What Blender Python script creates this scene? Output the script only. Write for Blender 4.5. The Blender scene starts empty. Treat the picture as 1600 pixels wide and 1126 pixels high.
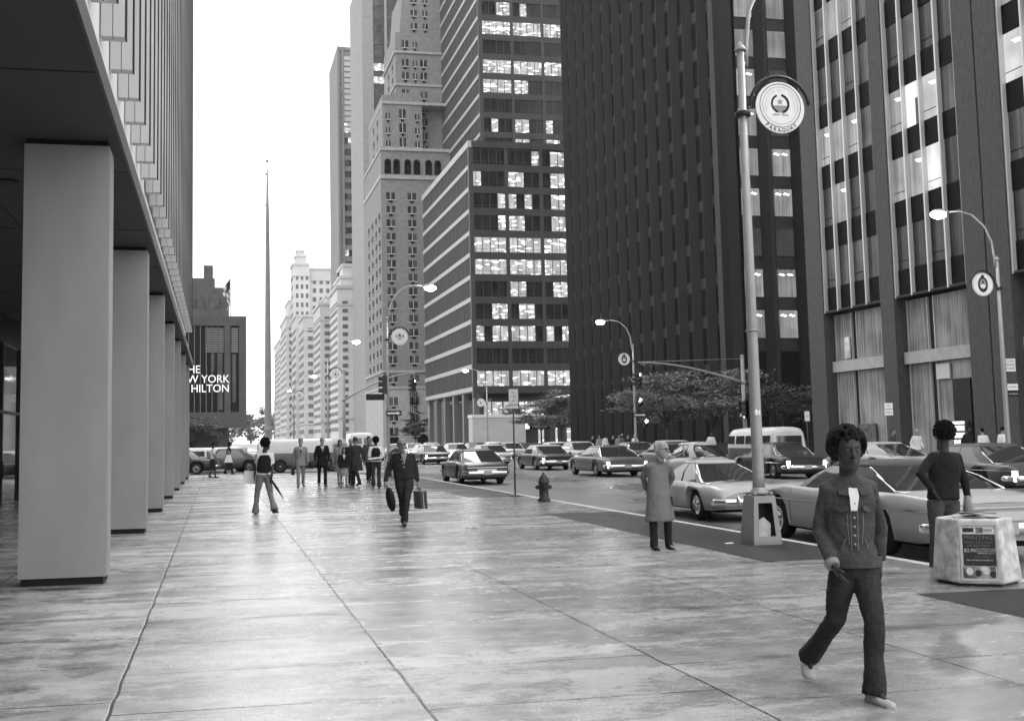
import bpy, math, random
import numpy as np
from mathutils import Vector, Matrix
random.seed(7)
PI = math.pi
SC = bpy.context.scene
COL = SC.collection

# ---------------------------------------------------------------- camera, sky, sun, exposure
EYE = 1.65
FOC, PCX, PCY, ROLL = 1750.0, 700.0, 529.0, 0.018
def _frame():
    y = np.array([(340 - PCX) / FOC, (692 - PCY) / FOC, 1.0]); y /= np.linalg.norm(y)
    n = np.cross(y, np.array([1, -ROLL, 0.0])); n /= np.linalg.norm(n)
    if n[1] > 0: n = -n
    x = np.cross(y, n)
    if x[0] < 0: x = -x
    return np.stack([x, y, n], 1)
FR = _frame()
cam_data = bpy.data.cameras.new('camera'); cam = bpy.data.objects.new('camera', cam_data); COL.objects.link(cam)
cam_data.lens = 36 * FOC / 1600; cam_data.sensor_width = 36
cam_data.shift_x = (800 - PCX) / 1600; cam_data.shift_y = -(563 - PCY) / 1600
cam_data.clip_start = 0.1; cam_data.clip_end = 6000
R3 = Matrix((FR[0], -FR[1], -FR[2])).transposed()
cam.matrix_world = Matrix.Translation((0, 0, EYE)) @ R3.to_4x4()
SC.camera = cam
def at(px, py, Y):
    """the real point at avenue distance Y that the photograph shows at px, py"""
    w = FR.T @ np.array([(px - PCX) / FOC, (py - PCY) / FOC, 1.0]); t = Y / w[1]
    return Vector((w[0] * t, Y, EYE + w[2] * t))

SUN_EL, SUN_ROT = math.radians(48), math.radians(200)
world = bpy.data.worlds.new('World'); SC.world = world; world.use_nodes = True
wn = world.node_tree; wn.nodes.clear()
out = wn.nodes.new('ShaderNodeOutputWorld'); bg = wn.nodes.new('ShaderNodeBackground')
sky = wn.nodes.new('ShaderNodeTexSky'); sky.sky_type = 'NISHITA'; sky.sun_disc = False
sky.sun_elevation = SUN_EL; sky.sun_rotation = SUN_ROT; sky.dust_density = 6; sky.air_density = 1.5
bw = wn.nodes.new('ShaderNodeRGBToBW'); mixs = wn.nodes.new('ShaderNodeMix'); mixs.data_type = 'RGBA'
mixs.inputs[0].default_value = 0.82                       # overcast: the cloud deck evens the sky out
mixs.inputs[7].default_value = (13.0, 13.0, 13.0, 1)
wn.links.new(sky.outputs[0], bw.inputs[0]); wn.links.new(bw.outputs[0], mixs.inputs[6])
wn.links.new(mixs.outputs[2], bg.inputs[0]); bg.inputs[1].default_value = 0.1
wn.links.new(bg.outputs[0], out.inputs[0])
sd = bpy.data.lights.new('sun', 'SUN'); sd.energy = 0.6; sd.angle = math.radians(25); sd.color = (1, 1, 1)
sun = bpy.data.objects.new('sun', sd); COL.objects.link(sun)
sun.rotation_euler = (PI / 2 - SUN_EL, 0, math.radians(160))
SC.view_settings.view_transform = 'Standard'; SC.view_settings.look = 'None'
SC.view_settings.gamma = 1; SC.view_settings.exposure = 0.95
SC.cycles.use_denoising = True
SC.cycles.max_bounces = 6; SC.cycles.volume_bounces = 0
SC.cycles.sample_clamp_indirect = 6; SC.cycles.sample_clamp_direct = 30; SC.cycles.caustics_reflective = False; SC.cycles.caustics_refractive = False

# ---------------------------------------------------------------- materials (a black and white world)
MATS = {}
def mat(name, v=0.3, rough=0.6, var=0.0, scale=3.0, bump=0.0, bscale=None, metal=0.0, emit=0.0, stretch=None, coat=0.0, spec=0.22, detail=4, alpha=None):
    if name in MATS: return MATS[name]
    m = bpy.data.materials.new(name); m.use_nodes = True; nt = m.node_tree; b = nt.nodes['Principled BSDF']
    b.inputs['Base Color'].default_value = (v, v, v, 1); b.inputs['Roughness'].default_value = rough
    b.inputs['Metallic'].default_value = metal; b.inputs['Specular IOR Level'].default_value = spec
    b.inputs['Coat Weight'].default_value = coat; b.inputs['Coat Roughness'].default_value = 0.04
    if emit: b.inputs['Emission Color'].default_value = (1, 1, 1, 1); b.inputs['Emission Strength'].default_value = emit
    if var or bump:
        tc = nt.nodes.new('ShaderNodeTexCoord'); mp = nt.nodes.new('ShaderNodeMapping')
        if stretch: mp.inputs['Scale'].default_value = stretch
        nt.links.new(tc.outputs['Object'], mp.inputs[0])
        if var:
            n = nt.nodes.new('ShaderNodeTexNoise'); n.inputs['Scale'].default_value = scale; n.inputs['Detail'].default_value = detail
            r = nt.nodes.new('ShaderNodeValToRGB')
            lo, hi = max(0, v * (1 - var)), min(1, v * (1 + var))
            r.color_ramp.elements[0].position = 0.3; r.color_ramp.elements[0].color = (lo, lo, lo, 1)
            r.color_ramp.elements[1].position = 0.7; r.color_ramp.elements[1].color = (hi, hi, hi, 1)
            nt.links.new(mp.outputs[0], n.inputs[0]); nt.links.new(n.outputs[0], r.inputs[0]); nt.links.new(r.outputs[0], b.inputs['Base Color'])
        if bump:
            n2 = nt.nodes.new('ShaderNodeTexNoise'); n2.inputs['Scale'].default_value = bscale or scale * 4; n2.inputs['Detail'].default_value = 5
            bp = nt.nodes.new('ShaderNodeBump'); bp.inputs['Strength'].default_value = bump; bp.inputs['Distance'].default_value = 0.02
            nt.links.new(mp.outputs[0], n2.inputs[0]); nt.links.new(n2.outputs[0], bp.inputs['Height']); nt.links.new(bp.outputs[0], b.inputs['Normal'])
    MATS[name] = m; return m
def nodes(m): return m.node_tree, m.node_tree.nodes['Principled BSDF']

# ---------------------------------------------------------------- mesh helpers
class MB:
    def __init__(s): s.v = []; s.f = []; s.mi = []; s.sm = []
    def quad(s, a, b, c, d, m=0, sm=False):
        i = len(s.v); s.v += [tuple(a), tuple(b), tuple(c), tuple(d)]; s.f.append((i, i+1, i+2, i+3)); s.mi.append(m); s.sm.append(sm); return s
    def box(s, x0, x1, y0, y1, z0, z1, m=0):
        i = len(s.v)
        for z in (z0, z1): s.v += [(x0, y0, z), (x1, y0, z), (x1, y1, z), (x0, y1, z)]
        for q in ((0, 3, 2, 1), (4, 5, 6, 7), (0, 1, 5, 4), (1, 2, 6, 5), (2, 3, 7, 6), (3, 0, 4, 7)):
            s.f.append(tuple(i + k for k in q)); s.mi.append(m); s.sm.append(False)
        return s
    def prism(s, pts, z0, z1, m=0, axis=2):
        """polygon pts extruded along an axis; pts are given in the two other axes, in order"""
        i = len(s.v); n = len(pts)
        for z in (z0, z1):
            for p in pts:
                s.v.append((p[0], p[1], z) if axis == 2 else (z, p[0], p[1]) if axis == 0 else (p[0], z, p[1]))
        for k in range(n):
            s.f.append((i + k, i + (k+1) % n, i + n + (k+1) % n, i + n + k)); s.mi.append(m); s.sm.append(False)
        s.f.append(tuple(i + k for k in reversed(range(n)))); s.f.append(tuple(i + n + k for k in range(n))); s.mi += [m, m]; s.sm += [False, False]
        return s
    def loft(s, rings, m=0, closed=True, caps=True, sm=True, ring_closed=True):
        i = len(s.v); n = len(rings[0])
        for r in rings: s.v += [tuple(p) for p in r]
        for j in range(len(rings) - 1):
            for k in range(n if ring_closed else n - 1):
                a, b = i + j*n + k, i + j*n + (k+1) % n
                s.f.append((a, b, b + n, a + n)); s.mi.append(m); s.sm.append(sm)
        if caps:
            s.f.append(tuple(i + k for k in reversed(range(n)))); s.f.append(tuple(i + (len(rings)-1)*n + k for k in range(n))); s.mi += [m, m]; s.sm += [False, False]
        return s
    def tube(s, pts, rad, n=10, m=0, squash=None, side=None, caps=True):
        """tube along a list of points with a radius per point; squash = (a, b) scales of the ring along side / the other way"""
        pts = [Vector(p) for p in pts]
        if not isinstance(rad, (list, tuple)): rad = [rad] * len(pts)
        rings = []; prev = None
        for j, p in enumerate(pts):
            t = (pts[min(j+1, len(pts)-1)] - pts[max(j-1, 0)])
            t = t.normalized() if t.length > 1e-9 else Vector((0, 0, 1))
            ref = Vector(side) if side is not None else (prev if prev is not None else (Vector((1, 0, 0)) if abs(t.x) < 0.9 else Vector((0, 1, 0))))
            a = (ref - t * ref.dot(t))
            if a.length < 1e-6: a = t.orthogonal()
            a.normalize(); b = t.cross(a); prev = a
            r = rad[j]; ra, rb = (r, r) if not isinstance(r, tuple) else r
            if squash: ra, rb = ra * squash[0], rb * squash[1]
            rings.append([p + a * (ra * math.cos(2*PI*k/n)) + b * (rb * math.sin(2*PI*k/n)) for k in range(n)])
        return s.loft(rings, m, caps=caps)
    def lathe(s, prof, c=(0, 0, 0), axis='z', n=20, m=0, caps=True):
        rings = []
        for r, h in prof:
            ring = []
            for k in range(n):
                u, w = r * math.cos(2*PI*k/n), r * math.sin(2*PI*k/n)
                ring.append((c[0]+u, c[1]+w, c[2]+h) if axis == 'z' else (c[0]+h, c[1]+u, c[2]+w) if axis == 'x' else (c[0]+u, c[1]+h, c[2]+w))
            rings.append(ring)
        return s.loft(rings, m, caps=caps)
    def ball(s, c, r, n=12, m=0):
        rx, ry, rz = r if isinstance(r, (tuple, list)) else (r, r, r)
        rings = []
        for j in range(1, n):
            a = PI * j / n
            rings.append([(c[0] + rx*math.sin(a)*math.cos(2*PI*k/(2*n)), c[1] + ry*math.sin(a)*math.sin(2*PI*k/(2*n)), c[2] - rz*math.cos(a)) for k in range(2*n)])
        return s.loft(rings, m)
    def build(s, name, mats, parent=None, loc=None):
        me = bpy.data.meshes.new(name); me.from_pydata(s.v, [], s.f)
        for q in (mats if isinstance(mats, (list, tuple)) else [mats]): me.materials.append(q)
        me.polygons.foreach_set('material_index', s.mi); me.polygons.foreach_set('use_smooth', s.sm); me.update()
        o = bpy.data.objects.new(name, me); COL.objects.link(o)
        if parent: o.parent = parent
        if loc: o.location = loc
        return o
def each(mb, fn, name, m):
    """builds every box of a box-only mesh as a part of its own"""
    for i in range(0, len(mb.v), 8):
        q = MB(); q.v = mb.v[i:i+8]; k = i // 8 * 6; q.f = [tuple(a - i for a in f) for f in mb.f[k:k+6]]; q.mi = mb.mi[k:k+6]; q.sm = mb.sm[k:k+6]; fn(q, name, m)
def empty(name, loc=(0, 0, 0), rz=0.0):
    o = bpy.data.objects.new(name, None); o.empty_display_size = 0.3; COL.objects.link(o); o.location = loc; o.rotation_euler = (0, 0, rz); return o
def tag(o, label=None, cat=None, group=None, kind=None):
    if label: o['label'] = label
    if cat: o['category'] = cat
    if group: o['group'] = group
    if kind: o['kind'] = kind
    return o
def thing(name, label, cat, loc=(0, 0, 0), rz=0.0, group=None): return tag(empty(name, loc, rz), label, cat, group)
KIDS = {}
def copy_tree(o, parent=None):
    c = o.copy(); COL.objects.link(c)
    if parent: c.parent = parent
    for ch in [x for x in list(COL.objects) if x.parent == o]: copy_tree(ch, c)
    return c
def share(o, name, parent, loc):
    c = bpy.data.objects.new(name, o.data); COL.objects.link(c); c.parent = parent; c.location = loc; return c
def text(name, body, size, m, parent, M, align='CENTER', ext=0.01, sx=1.0):
    cu = bpy.data.curves.new(name, 'FONT'); cu.body = body; cu.size = size; cu.extrude = ext; cu.align_x = align; cu.align_y = 'CENTER'; cu.resolution_u = 3
    cu.materials.append(m); o = bpy.data.objects.new(name, cu); COL.objects.link(o)
    me = bpy.data.meshes.new_from_object(o); bpy.data.objects.remove(o)      # lettering becomes a real mesh
    o = bpy.data.objects.new(name, me); COL.objects.link(o)
    if parent: o.parent = parent
    o.matrix_local = M @ Matrix.Diagonal((sx, 1, 1, 1)); return o
FACE = Matrix.Rotation(PI / 2, 4, 'X')           # text standing up, read by someone looking along +Y
def smooth_mod(o, voxel=None, it=6, fac=0.6, sub=0):
    if voxel:
        r = o.modifiers.new('remesh', 'REMESH'); r.mode = 'VOXEL'; r.voxel_size = voxel; r.use_smooth_shade = True
        s = o.modifiers.new('smooth', 'SMOOTH'); s.factor = fac; s.iterations = it
    if sub:
        s = o.modifiers.new('sub', 'SUBSURF'); s.levels = sub; s.render_levels = sub
    return o
def bevel(o, w, seg=2):
    b = o.modifiers.new('bevel', 'BEVEL'); b.width = w; b.segments = seg; b.limit_method = 'ANGLE'; b.angle_limit = math.radians(40); return o
# ================================================================= GROUND
def math_node(nt, op, a, b=None, c=None):
    n = nt.nodes.new('ShaderNodeMath'); n.operation = op
    for i, q in enumerate((a, b, c)):
        if q is None: continue
        if isinstance(q, (int, float)): n.inputs[i].default_value = q
        else: nt.links.new(q, n.inputs[i])
    return n.outputs[0]
def mixf(nt, f, a, b):
    n = nt.nodes.new('ShaderNodeMix'); n.data_type = 'FLOAT'
    for i, q in ((0, f), (2, a), (3, b)):
        if isinstance(q, (int, float)): n.inputs[i].default_value = q
        else: nt.links.new(q, n.inputs[i])
    return n.outputs[0]
def noise(nt, vec, scale, detail=4, rough=0.55, stretch=None, out=0):
    n = nt.nodes.new('ShaderNodeTexNoise'); n.inputs['Scale'].default_value = scale; n.inputs['Detail'].default_value = detail; n.inputs['Roughness'].default_value = rough
    if stretch:
        mp = nt.nodes.new('ShaderNodeMapping'); mp.inputs['Scale'].default_value = stretch; nt.links.new(vec, mp.inputs[0]); vec = mp.outputs[0]
    nt.links.new(vec, n.inputs[0]); return n.outputs[out]
def ramp(nt, f, p0, v0, p1, v1):
    n = nt.nodes.new('ShaderNodeMapRange'); n.interpolation_type = 'SMOOTHSTEP'
    nt.links.new(f, n.inputs[0]); n.inputs[1].default_value = p0; n.inputs[2].default_value = p1; n.inputs[3].default_value = v0; n.inputs[4].default_value = v1
    return n.outputs[0]
def grey(nt, f):
    n = nt.nodes.new('ShaderNodeCombineColor')
    for i in range(3): nt.links.new(f, n.inputs[i])
    return n.outputs[0]

def wet_paving():
    m = mat('wet_concrete_paving', 0.4, 0.3); nt, b = nodes(m)
    tc = nt.nodes.new('ShaderNodeTexCoord'); V = tc.outputs['Object']
    sx = nt.nodes.new('ShaderNodeSeparateXYZ'); nt.links.new(V, sx.inputs[0]); X, Y = sx.outputs[0], sx.outputs[1]
    wob = math_node(nt, 'MULTIPLY', math_node(nt, 'SUBTRACT', noise(nt, V, 1.6, 3), 0.5), 0.035)
    ux = math_node(nt, 'DIVIDE', math_node(nt, 'ADD', math_node(nt, 'ADD', X, 0.655), wob), 1.92)
    colid = math_node(nt, 'FLOOR', ux)
    off = math_node(nt, 'MULTIPLY', colid, 0.37)
    uy = math_node(nt, 'DIVIDE', math_node(nt, 'ADD', math_node(nt, 'ADD', Y, off), wob), 1.22)
    def line(u, w, per):
        f = math_node(nt, 'FRACT', u); d = math_node(nt, 'MULTIPLY', math_node(nt, 'MINIMUM', f, math_node(nt, 'SUBTRACT', 1.0, f)), per)
        return ramp(nt, d, w * 0.4, 1.0, w, 0.0)
    jx = line(ux, 0.016, 1.92); jy = math_node(nt, 'MULTIPLY', line(uy, 0.016, 1.22), ramp(nt, noise(nt, V, 1.3, 3), 0.38, 0.1, 0.56, 1.0))
    j = math_node(nt, 'MAXIMUM', jx, jy)
    cell = nt.nodes.new('ShaderNodeCombineXYZ'); nt.links.new(colid, cell.inputs[0]); nt.links.new(math_node(nt, 'FLOOR', uy), cell.inputs[1])
    wnz = nt.nodes.new('ShaderNodeTexWhiteNoise'); nt.links.new(cell.outputs[0], wnz.inputs[0]); slab = wnz.outputs[0]
    big = noise(nt, V, 0.4, 4, 0.6, (0.7, 1.2, 1)); mid = noise(nt, V, 3.2, 9, 0.72, (0.8, 1.25, 1)); fine = ramp(nt, noise(nt, V, 48, 4, 0.8), 0.36, 0.0, 0.64, 1.0); speck = ramp(nt, noise(nt, V, 11, 8, 0.85, (.8, 1.25, 1)), 0.36, 0.0, 0.64, 1.0)
    rightw = ramp(nt, X, 0.5, 0.0, 5.0, 1.0)                      # kerb side painted darker for the dark buildings it mirrors, and slightly wetter
    wsum = math_node(nt, 'ADD', math_node(nt, 'ADD', math_node(nt, 'MULTIPLY', big, 0.36), math_node(nt, 'MULTIPLY', mid, 0.46)), math_node(nt, 'ADD', math_node(nt, 'MULTIPLY', speck, 0.11), math_node(nt, 'MULTIPLY', fine, 0.07)))
    wet = ramp(nt, math_node(nt, 'ADD', wsum, math_node(nt, 'MULTIPLY', rightw, 0.03)), 0.45, 0.0, 0.575, 1.0)
    base = math_node(nt, 'MULTIPLY', mixf(nt, wet, 0.57, 0.33), mixf(nt, rightw, 1.0, 0.66))
    base = math_node(nt, 'MULTIPLY', base, mixf(nt, slab, 0.86, 1.1))
    stain = ramp(nt, noise(nt, V, 1.3, 4, 0.6, (1, 1.6, 1)), 0.54, 1.0, 0.60, 0.56)
    damp = math_node(nt, 'MULTIPLY', line(uy, 0.16, 1.22), ramp(nt, noise(nt, V, 0.9, 5, 0.7, (0.7, 2.2, 1)), 0.50, 0.0, 0.58, 1.0))
    base = math_node(nt, 'MULTIPLY', base, mixf(nt, damp, 1.0, 0.55))
    left = ramp(nt, X, -0.9, 1.0, -0.5, 0.0)                      # the dirty strip of slabs along the arcade
    base = math_node(nt, 'MULTIPLY', base, mixf(nt, left, 1.0, stain))
    base = math_node(nt, 'MULTIPLY', base, math_node(nt, 'MULTIPLY', mixf(nt, fine, 0.72, 1.22), mixf(nt, speck, 0.74, 1.2)))
    base = math_node(nt, 'MULTIPLY', base, mixf(nt, j, 1.0, 0.12))
    nt.links.new(grey(nt, base), b.inputs['Base Color'])
    film = ramp(nt, noise(nt, V, 0.8, 3, 0.6, (0.35, 1.8, 1)), 0.40, 0.0, 0.60, 1.0); r = mixf(nt, wet, 0.42, 0.2); r = mixf(nt, film, r, 0.17); r = math_node(nt, 'ADD', r, math_node(nt, 'MULTIPLY', math_node(nt, 'SUBTRACT', fine, 0.5), 0.12))
    nt.links.new(r, b.inputs['Roughness']); b.inputs['Specular IOR Level'].default_value = 0.75
    h = math_node(nt, 'ADD', math_node(nt, 'MULTIPLY', mid, 0.5), math_node(nt, 'MULTIPLY', fine, 0.05))
    h = math_node(nt, 'SUBTRACT', h, math_node(nt, 'MULTIPLY', j, 0.5))
    bp = nt.nodes.new('ShaderNodeBump'); bp.inputs['Strength'].default_value = 0.45; bp.inputs['Distance'].default_value = 0.014
    nt.links.new(h, bp.inputs['Height']); nt.links.new(bp.outputs[0], b.inputs['Normal'])
    return m
def wet_asphalt(name, v, r0, r1, fs=40.0, sett=False):
    m = mat(name, v, 0.4); nt, b = nodes(m); tc = nt.nodes.new('ShaderNodeTexCoord'); V = tc.outputs['Object']
    big = noise(nt, V, 0.25, 5, 0.6, (1.0, 0.35, 1)); fine = noise(nt, V, fs, 3, 0.7)
    wet = ramp(nt, big, 0.4, 0.0, 0.62, 1.0)
    base = math_node(nt, 'MULTIPLY', mixf(nt, wet, v * 1.15, v * 0.75), mixf(nt, fine, 0.7, 1.3))
    if sett:
        sx = nt.nodes.new('ShaderNodeSeparateXYZ'); nt.links.new(V, sx.inputs[0])
        br = nt.nodes.new('ShaderNodeTexBrick'); br.inputs['Scale'].default_value = 4.5; br.inputs['Mortar Size'].default_value = 0.03
        br.inputs[1].default_value = (1, 1, 1, 1); br.inputs[2].default_value = (.75, .75, .75, 1); br.inputs[3].default_value = (.4, .4, .4, 1); nt.links.new(V, br.inputs[0])
        q = nt.nodes.new('ShaderNodeRGBToBW'); nt.links.new(br.outputs[0], q.inputs[0]); base = math_node(nt, 'MULTIPLY', base, q.outputs[0])
    nt.links.new(grey(nt, base), b.inputs['Base Color']); nt.links.new(mixf(nt, wet, r1, r0), b.inputs['Roughness'])
    bp = nt.nodes.new('ShaderNodeBump'); bp.inputs['Strength'].default_value = 0.5; bp.inputs['Distance'].default_value = 0.006
    nt.links.new(fine, bp.inputs['Height']); nt.links.new(bp.outputs[0], b.inputs['Normal']); return m

PAVE = wet_paving(); ASPH = wet_asphalt('wet_asphalt', 0.13, 0.25, 0.5); SETT = wet_asphalt('dark_paving_setts', 0.035, 0.4, 0.65, 60, True)
KERBM = mat('kerb_granite', 0.5, 0.45, 0.25, 4); SIDEW = mat('far_sidewalk_concrete', 0.3, 0.35, 0.2, 0.8)
RZ = -0.13
def struct(name, mb, m): return tag(mb.build(name, m), kind='structure')
g = MB(); g.quad((-1500, -60, RZ), (1500, -60, RZ), (1500, 4000, RZ), (-1500, 4000, RZ)); struct('avenue_road', g, ASPH)
KX = 8.72; FK = 27.0
plaza = MB(); plaza.box(-60, KX - 0.16, -25, 59.5, -0.5, 0.0); struct('plaza_pavement', plaza, PAVE)
kb = MB(); kb.box(KX - 0.157, KX, -25, 59.5, -0.5, 0.003); kb.box(-60, KX, 59.503, 59.66, -0.5, 0.003); bevel(struct('plaza_kerb', kb, KERBM), 0.015)
for y0, y1, x0 in ((23.4, 58.8, 6.95), (13.3, 23.4, 6.95)):
    pass
st = MB()
for y0, y1 in ((30.9, 58.0), (13.55, 23.6), (-20.0, 10.35)): st.quad((6.93, y0, .004), (KX - .16, y0, .004), (KX - .16, y1, .004), (6.93, y1, .004))
struct('dark_paving_strip', st, SETT)
sw = MB(); sw.box(-90, KX, 80, 190, -0.5, 0.0); sw.box(-90, KX, 206, 3000, -0.5, 0.0); struct('west_sidewalk', sw, SIDEW)
se = MB(); se.box(FK, 200, -60, 67, -0.5, 0.0); se.box(FK, 200, 82, 190, -0.5, 0.0); se.box(FK, 200, 204, 262, -.5, 0); se.box(FK, 200, 268, 3000, -.5, 0); struct('east_sidewalk', se, SIDEW)
LM = mat('worn_road_paint', 0.5, 0.5, 0.5, 3)
lm = MB()
for x in (14.6, 18.3, 22.2):
    for k in range(14): lm.quad((x-.06, 12+k*9.0, RZ+.004), (x+.06, 12+k*9.0, RZ+.004), (x+.06, 15+k*9.0, RZ+.004), (x-.06, 15+k*9.0, RZ+.004))
lm.quad((KX+.5, 61.0, RZ+.004), (FK-.5, 61.0, RZ+.004), (FK-.5, 61.3, RZ+.004), (KX+.5, 61.3, RZ+.004)); lm.quad((KX+.5, 65.0, RZ+.004), (FK-.5, 65.0, RZ+.004), (FK-.5, 65.3, RZ+.004), (KX+.5, 65.3, RZ+.004))
struct('road_markings', lm, LM)

# ================================================================= ARCADED OFFICE TOWER (left)
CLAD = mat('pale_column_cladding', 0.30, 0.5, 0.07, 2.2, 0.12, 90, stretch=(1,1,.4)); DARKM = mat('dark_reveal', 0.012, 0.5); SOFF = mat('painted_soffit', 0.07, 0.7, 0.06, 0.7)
FINM = mat('limestone_fin', 0.5, 0.55, 0.10, 2.0, stretch=(1, 1, .2)); BRIGHT = mat('sky_painted_glass', 0.9, 0.4); METAL = mat('brushed_metal', 0.5, 0.35, metal=0.8)
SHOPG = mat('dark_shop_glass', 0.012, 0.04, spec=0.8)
T = thing('arcade_office_tower', 'pale finned office tower over an arcade of square columns at the left', 'building', (-1.3, 14, 0))
def TL(x, y, z=0): return (x + 1.3, y - 14, z)
def tpart(mb, name, m):
    o = mb.build(name, m, T); o.location = (1.3, -14, 0); return o
for y in (-9.6, 14.15, 21.85, 28.5, 35.25, 41.2, 47.6, 54.0):
    c = MB(); c.box(-2.31, -1.31, y, y+.58, .09, 5.33); c.box(-1.3105, -1.308, y+.05, y+.053, .09, 5.33, 1)
    o = bevel(tpart(c, 'column', (CLAD, DARKM)), 0.008); MB().box(-2.28, -1.34, y+.03, y+.55, 0.0, .088).build('base_reveal', DARKM, o); MB().box(-2.28, -1.34, y+.03, y+.55, 5.332, 5.398).build('head_reveal', DARKM, o)
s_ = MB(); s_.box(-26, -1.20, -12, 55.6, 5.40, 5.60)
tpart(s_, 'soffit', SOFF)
s_ = MB()
for k in range(16): s_.box(-26, -1.22, -10+4.3*k, -9.985+4.3*k, 5.392, 5.398)
s_.box(-3.3, -3.285, -12, 55.5, 5.388, 5.396); each(s_, tpart, 'soffit_joint', DARKM)
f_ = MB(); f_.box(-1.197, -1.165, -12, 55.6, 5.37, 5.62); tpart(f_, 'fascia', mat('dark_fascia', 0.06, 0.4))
for k in range(9):
    d = MB(); d.lathe([(.14, 0), (.14, .006)], (-2.9, 12.2 + 4.3*k - 8.6, 5.38)); tpart(d, 'downlight', DARKM)
w_ = MB(); w_.box(-26, -1.52, -12, 55.6, 5.62, 84); tpart(w_, 'curtain_wall', BRIGHT)  # the bright sky mirrored in this glass is painted on as flat white
SPAN = mat('dark_clad_spandrel', 0.11, 0.4)
for k in range(18): tpart(MB().box(-1.518, -1.502, 24, 55.5, 6.99 + 4.2*k, 8.4 + 4.2*k), 'spandrel', SPAN)
y = 5.5; n = 0
FSH = None
while y < 55.2 and n < 98:
    f = MB(); f.box(-1.50, -1.355, 0, .20, 6.98, 84); f.box(-1.345, -1.20, 0, .20, 6.98, 84); f.box(-1.358, -1.342, .03, .17, 6.99, 84, 1); f.box(-1.18, -1.20, .06, .2, 6.98, 84, 1)
    if FSH is None: FSH = f.build('fin', (FINM, DARKM), T); FSH.location = (1.3, y-14, 0)
    else: share(FSH, 'fin', T, (1.3, y-14, 0))
    y += 1.335; n += 1
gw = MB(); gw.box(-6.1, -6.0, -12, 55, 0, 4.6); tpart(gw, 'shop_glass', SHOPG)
fr = MB()
for k in range(23): fr.box(-6.0, -5.93, -10+2.9*k, -9.9+2.9*k, 0, 4.6)
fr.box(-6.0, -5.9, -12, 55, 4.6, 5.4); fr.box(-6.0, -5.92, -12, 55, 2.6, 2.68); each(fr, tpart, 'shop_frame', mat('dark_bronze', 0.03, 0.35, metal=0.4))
bk = MB(); bk.box(-26, -25.8, -12, 55, 0, 5.4); bk.box(-26, -1.6, 54.9, 55.55, 5.7, 84); tpart(bk, 'rear_wall', mat('plain_wall', 0.2, 0.7))

# ================================================================= GRANITE PIER TOWER, near right
GRAN = mat('grey_granite', 0.058, 0.6, 0.22, 6, 0.15, 30, stretch=(1, 1, .35)); MULL = mat('aluminium_mullion', 0.55, 0.35, metal=0.3)
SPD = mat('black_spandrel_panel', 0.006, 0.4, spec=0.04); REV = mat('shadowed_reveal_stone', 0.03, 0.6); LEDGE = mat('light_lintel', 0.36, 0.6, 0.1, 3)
def curtain(name, lo, hi, emit=0.0, sc=5.0, rough=0.25, blobs=0.0, bs=1.6, spec=0.2):
    """a pane with what hangs behind it: vertical folds, and where emit is set, the room's own lamps"""
    m = mat(name, hi, rough, spec=spec); nt, b = nodes(m); tc = nt.nodes.new('ShaderNodeTexCoord'); V = tc.outputs['Object']
    info = nt.nodes.new('ShaderNodeObjectInfo'); add = nt.nodes.new('ShaderNodeVectorMath'); add.operation = 'ADD'
    cmb = nt.nodes.new('ShaderNodeCombineXYZ'); s3 = math_node(nt, 'MULTIPLY', info.outputs['Random'], 50.0)
    for i in range(2): nt.links.new(s3, cmb.inputs[i])
    nt.links.new(V, add.inputs[0]); nt.links.new(cmb.outputs[0], add.inputs[1]); W = add.outputs[0]
    fold = noise(nt, W, sc, 3, 0.6, (1, 1, 0.02)); area = noise(nt, W, 0.5, 2, 0.5)
    f = math_node(nt, 'ADD', math_node(nt, 'MULTIPLY', fold, 0.65), math_node(nt, 'MULTIPLY', area, 0.4))
    val = ramp(nt, f, 0.38, lo, 0.68, hi); nt.links.new(grey(nt, val), b.inputs['Base Color'])
    if emit:
        e = math_node(nt, 'MULTIPLY', ramp(nt, f, 0.36, 0.45, 0.7, 1.0), emit)
        if blobs:
            vo = noise(nt, W, bs, 0, 0.4, (1.0, 1.0, 3.0)); e = math_node(nt, 'ADD', e, math_node(nt, 'MULTIPLY', ramp(nt, vo, 0.62, 0.0, 0.68, 1.0), blobs))
        b.inputs['Emission Color'].default_value = (1, 1, 1, 1); nt.links.new(e, b.inputs['Emission Strength'])
    return m
C_DIM = curtain('curtained_pane', 0.02, 0.065); C_MID = curtain('net_curtain_pane', 0.05, 0.15); C_LIT = curtain('lit_room_pane', 0.04, 0.1, 0.20, 3.0, 0.2)
C_GLOW = curtain('bright_room_pane', 0.04, 0.1, 0.5, 0.5, 0.2); C_DRAPE = curtain('pleated_drape_pane', 0.12, 0.36, 0, 9.0, 0.6); C_BLACK = mat('dark_pane', 0.02, 0.06)
G1 = thing('granite_pier_tower', 'grey granite office tower with pale window mullions at the right edge', 'building', (37, 50, 0))
def g1(mb, name, m):
    o = mb.build(name, m, G1); o.location = (-37, -50, 0); return o
ZT = 47.65
for y0, y1 in ((63.3, 65.15), (55.85, 57.15), (48.1, 49.65), (46.4, 48.0), (38.4, 39.9), (31.0, 32.4), (22, 24.3)):
    p = MB(); p.box(37.0, 38.6, y0, y1, 0, ZT); bevel(g1(p, 'pier', GRAN), .02)
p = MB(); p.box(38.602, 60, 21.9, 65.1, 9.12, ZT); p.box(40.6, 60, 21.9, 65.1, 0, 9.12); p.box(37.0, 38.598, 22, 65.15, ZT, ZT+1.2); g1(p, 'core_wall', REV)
p = MB(); p.box(37.1, 38.6, 24.3, 63.3, 9.0, 9.12); p.box(38.6, 40.6, 22, 65, 8.9, 9.115); g1(p, 'floor_slab', REV)
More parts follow.
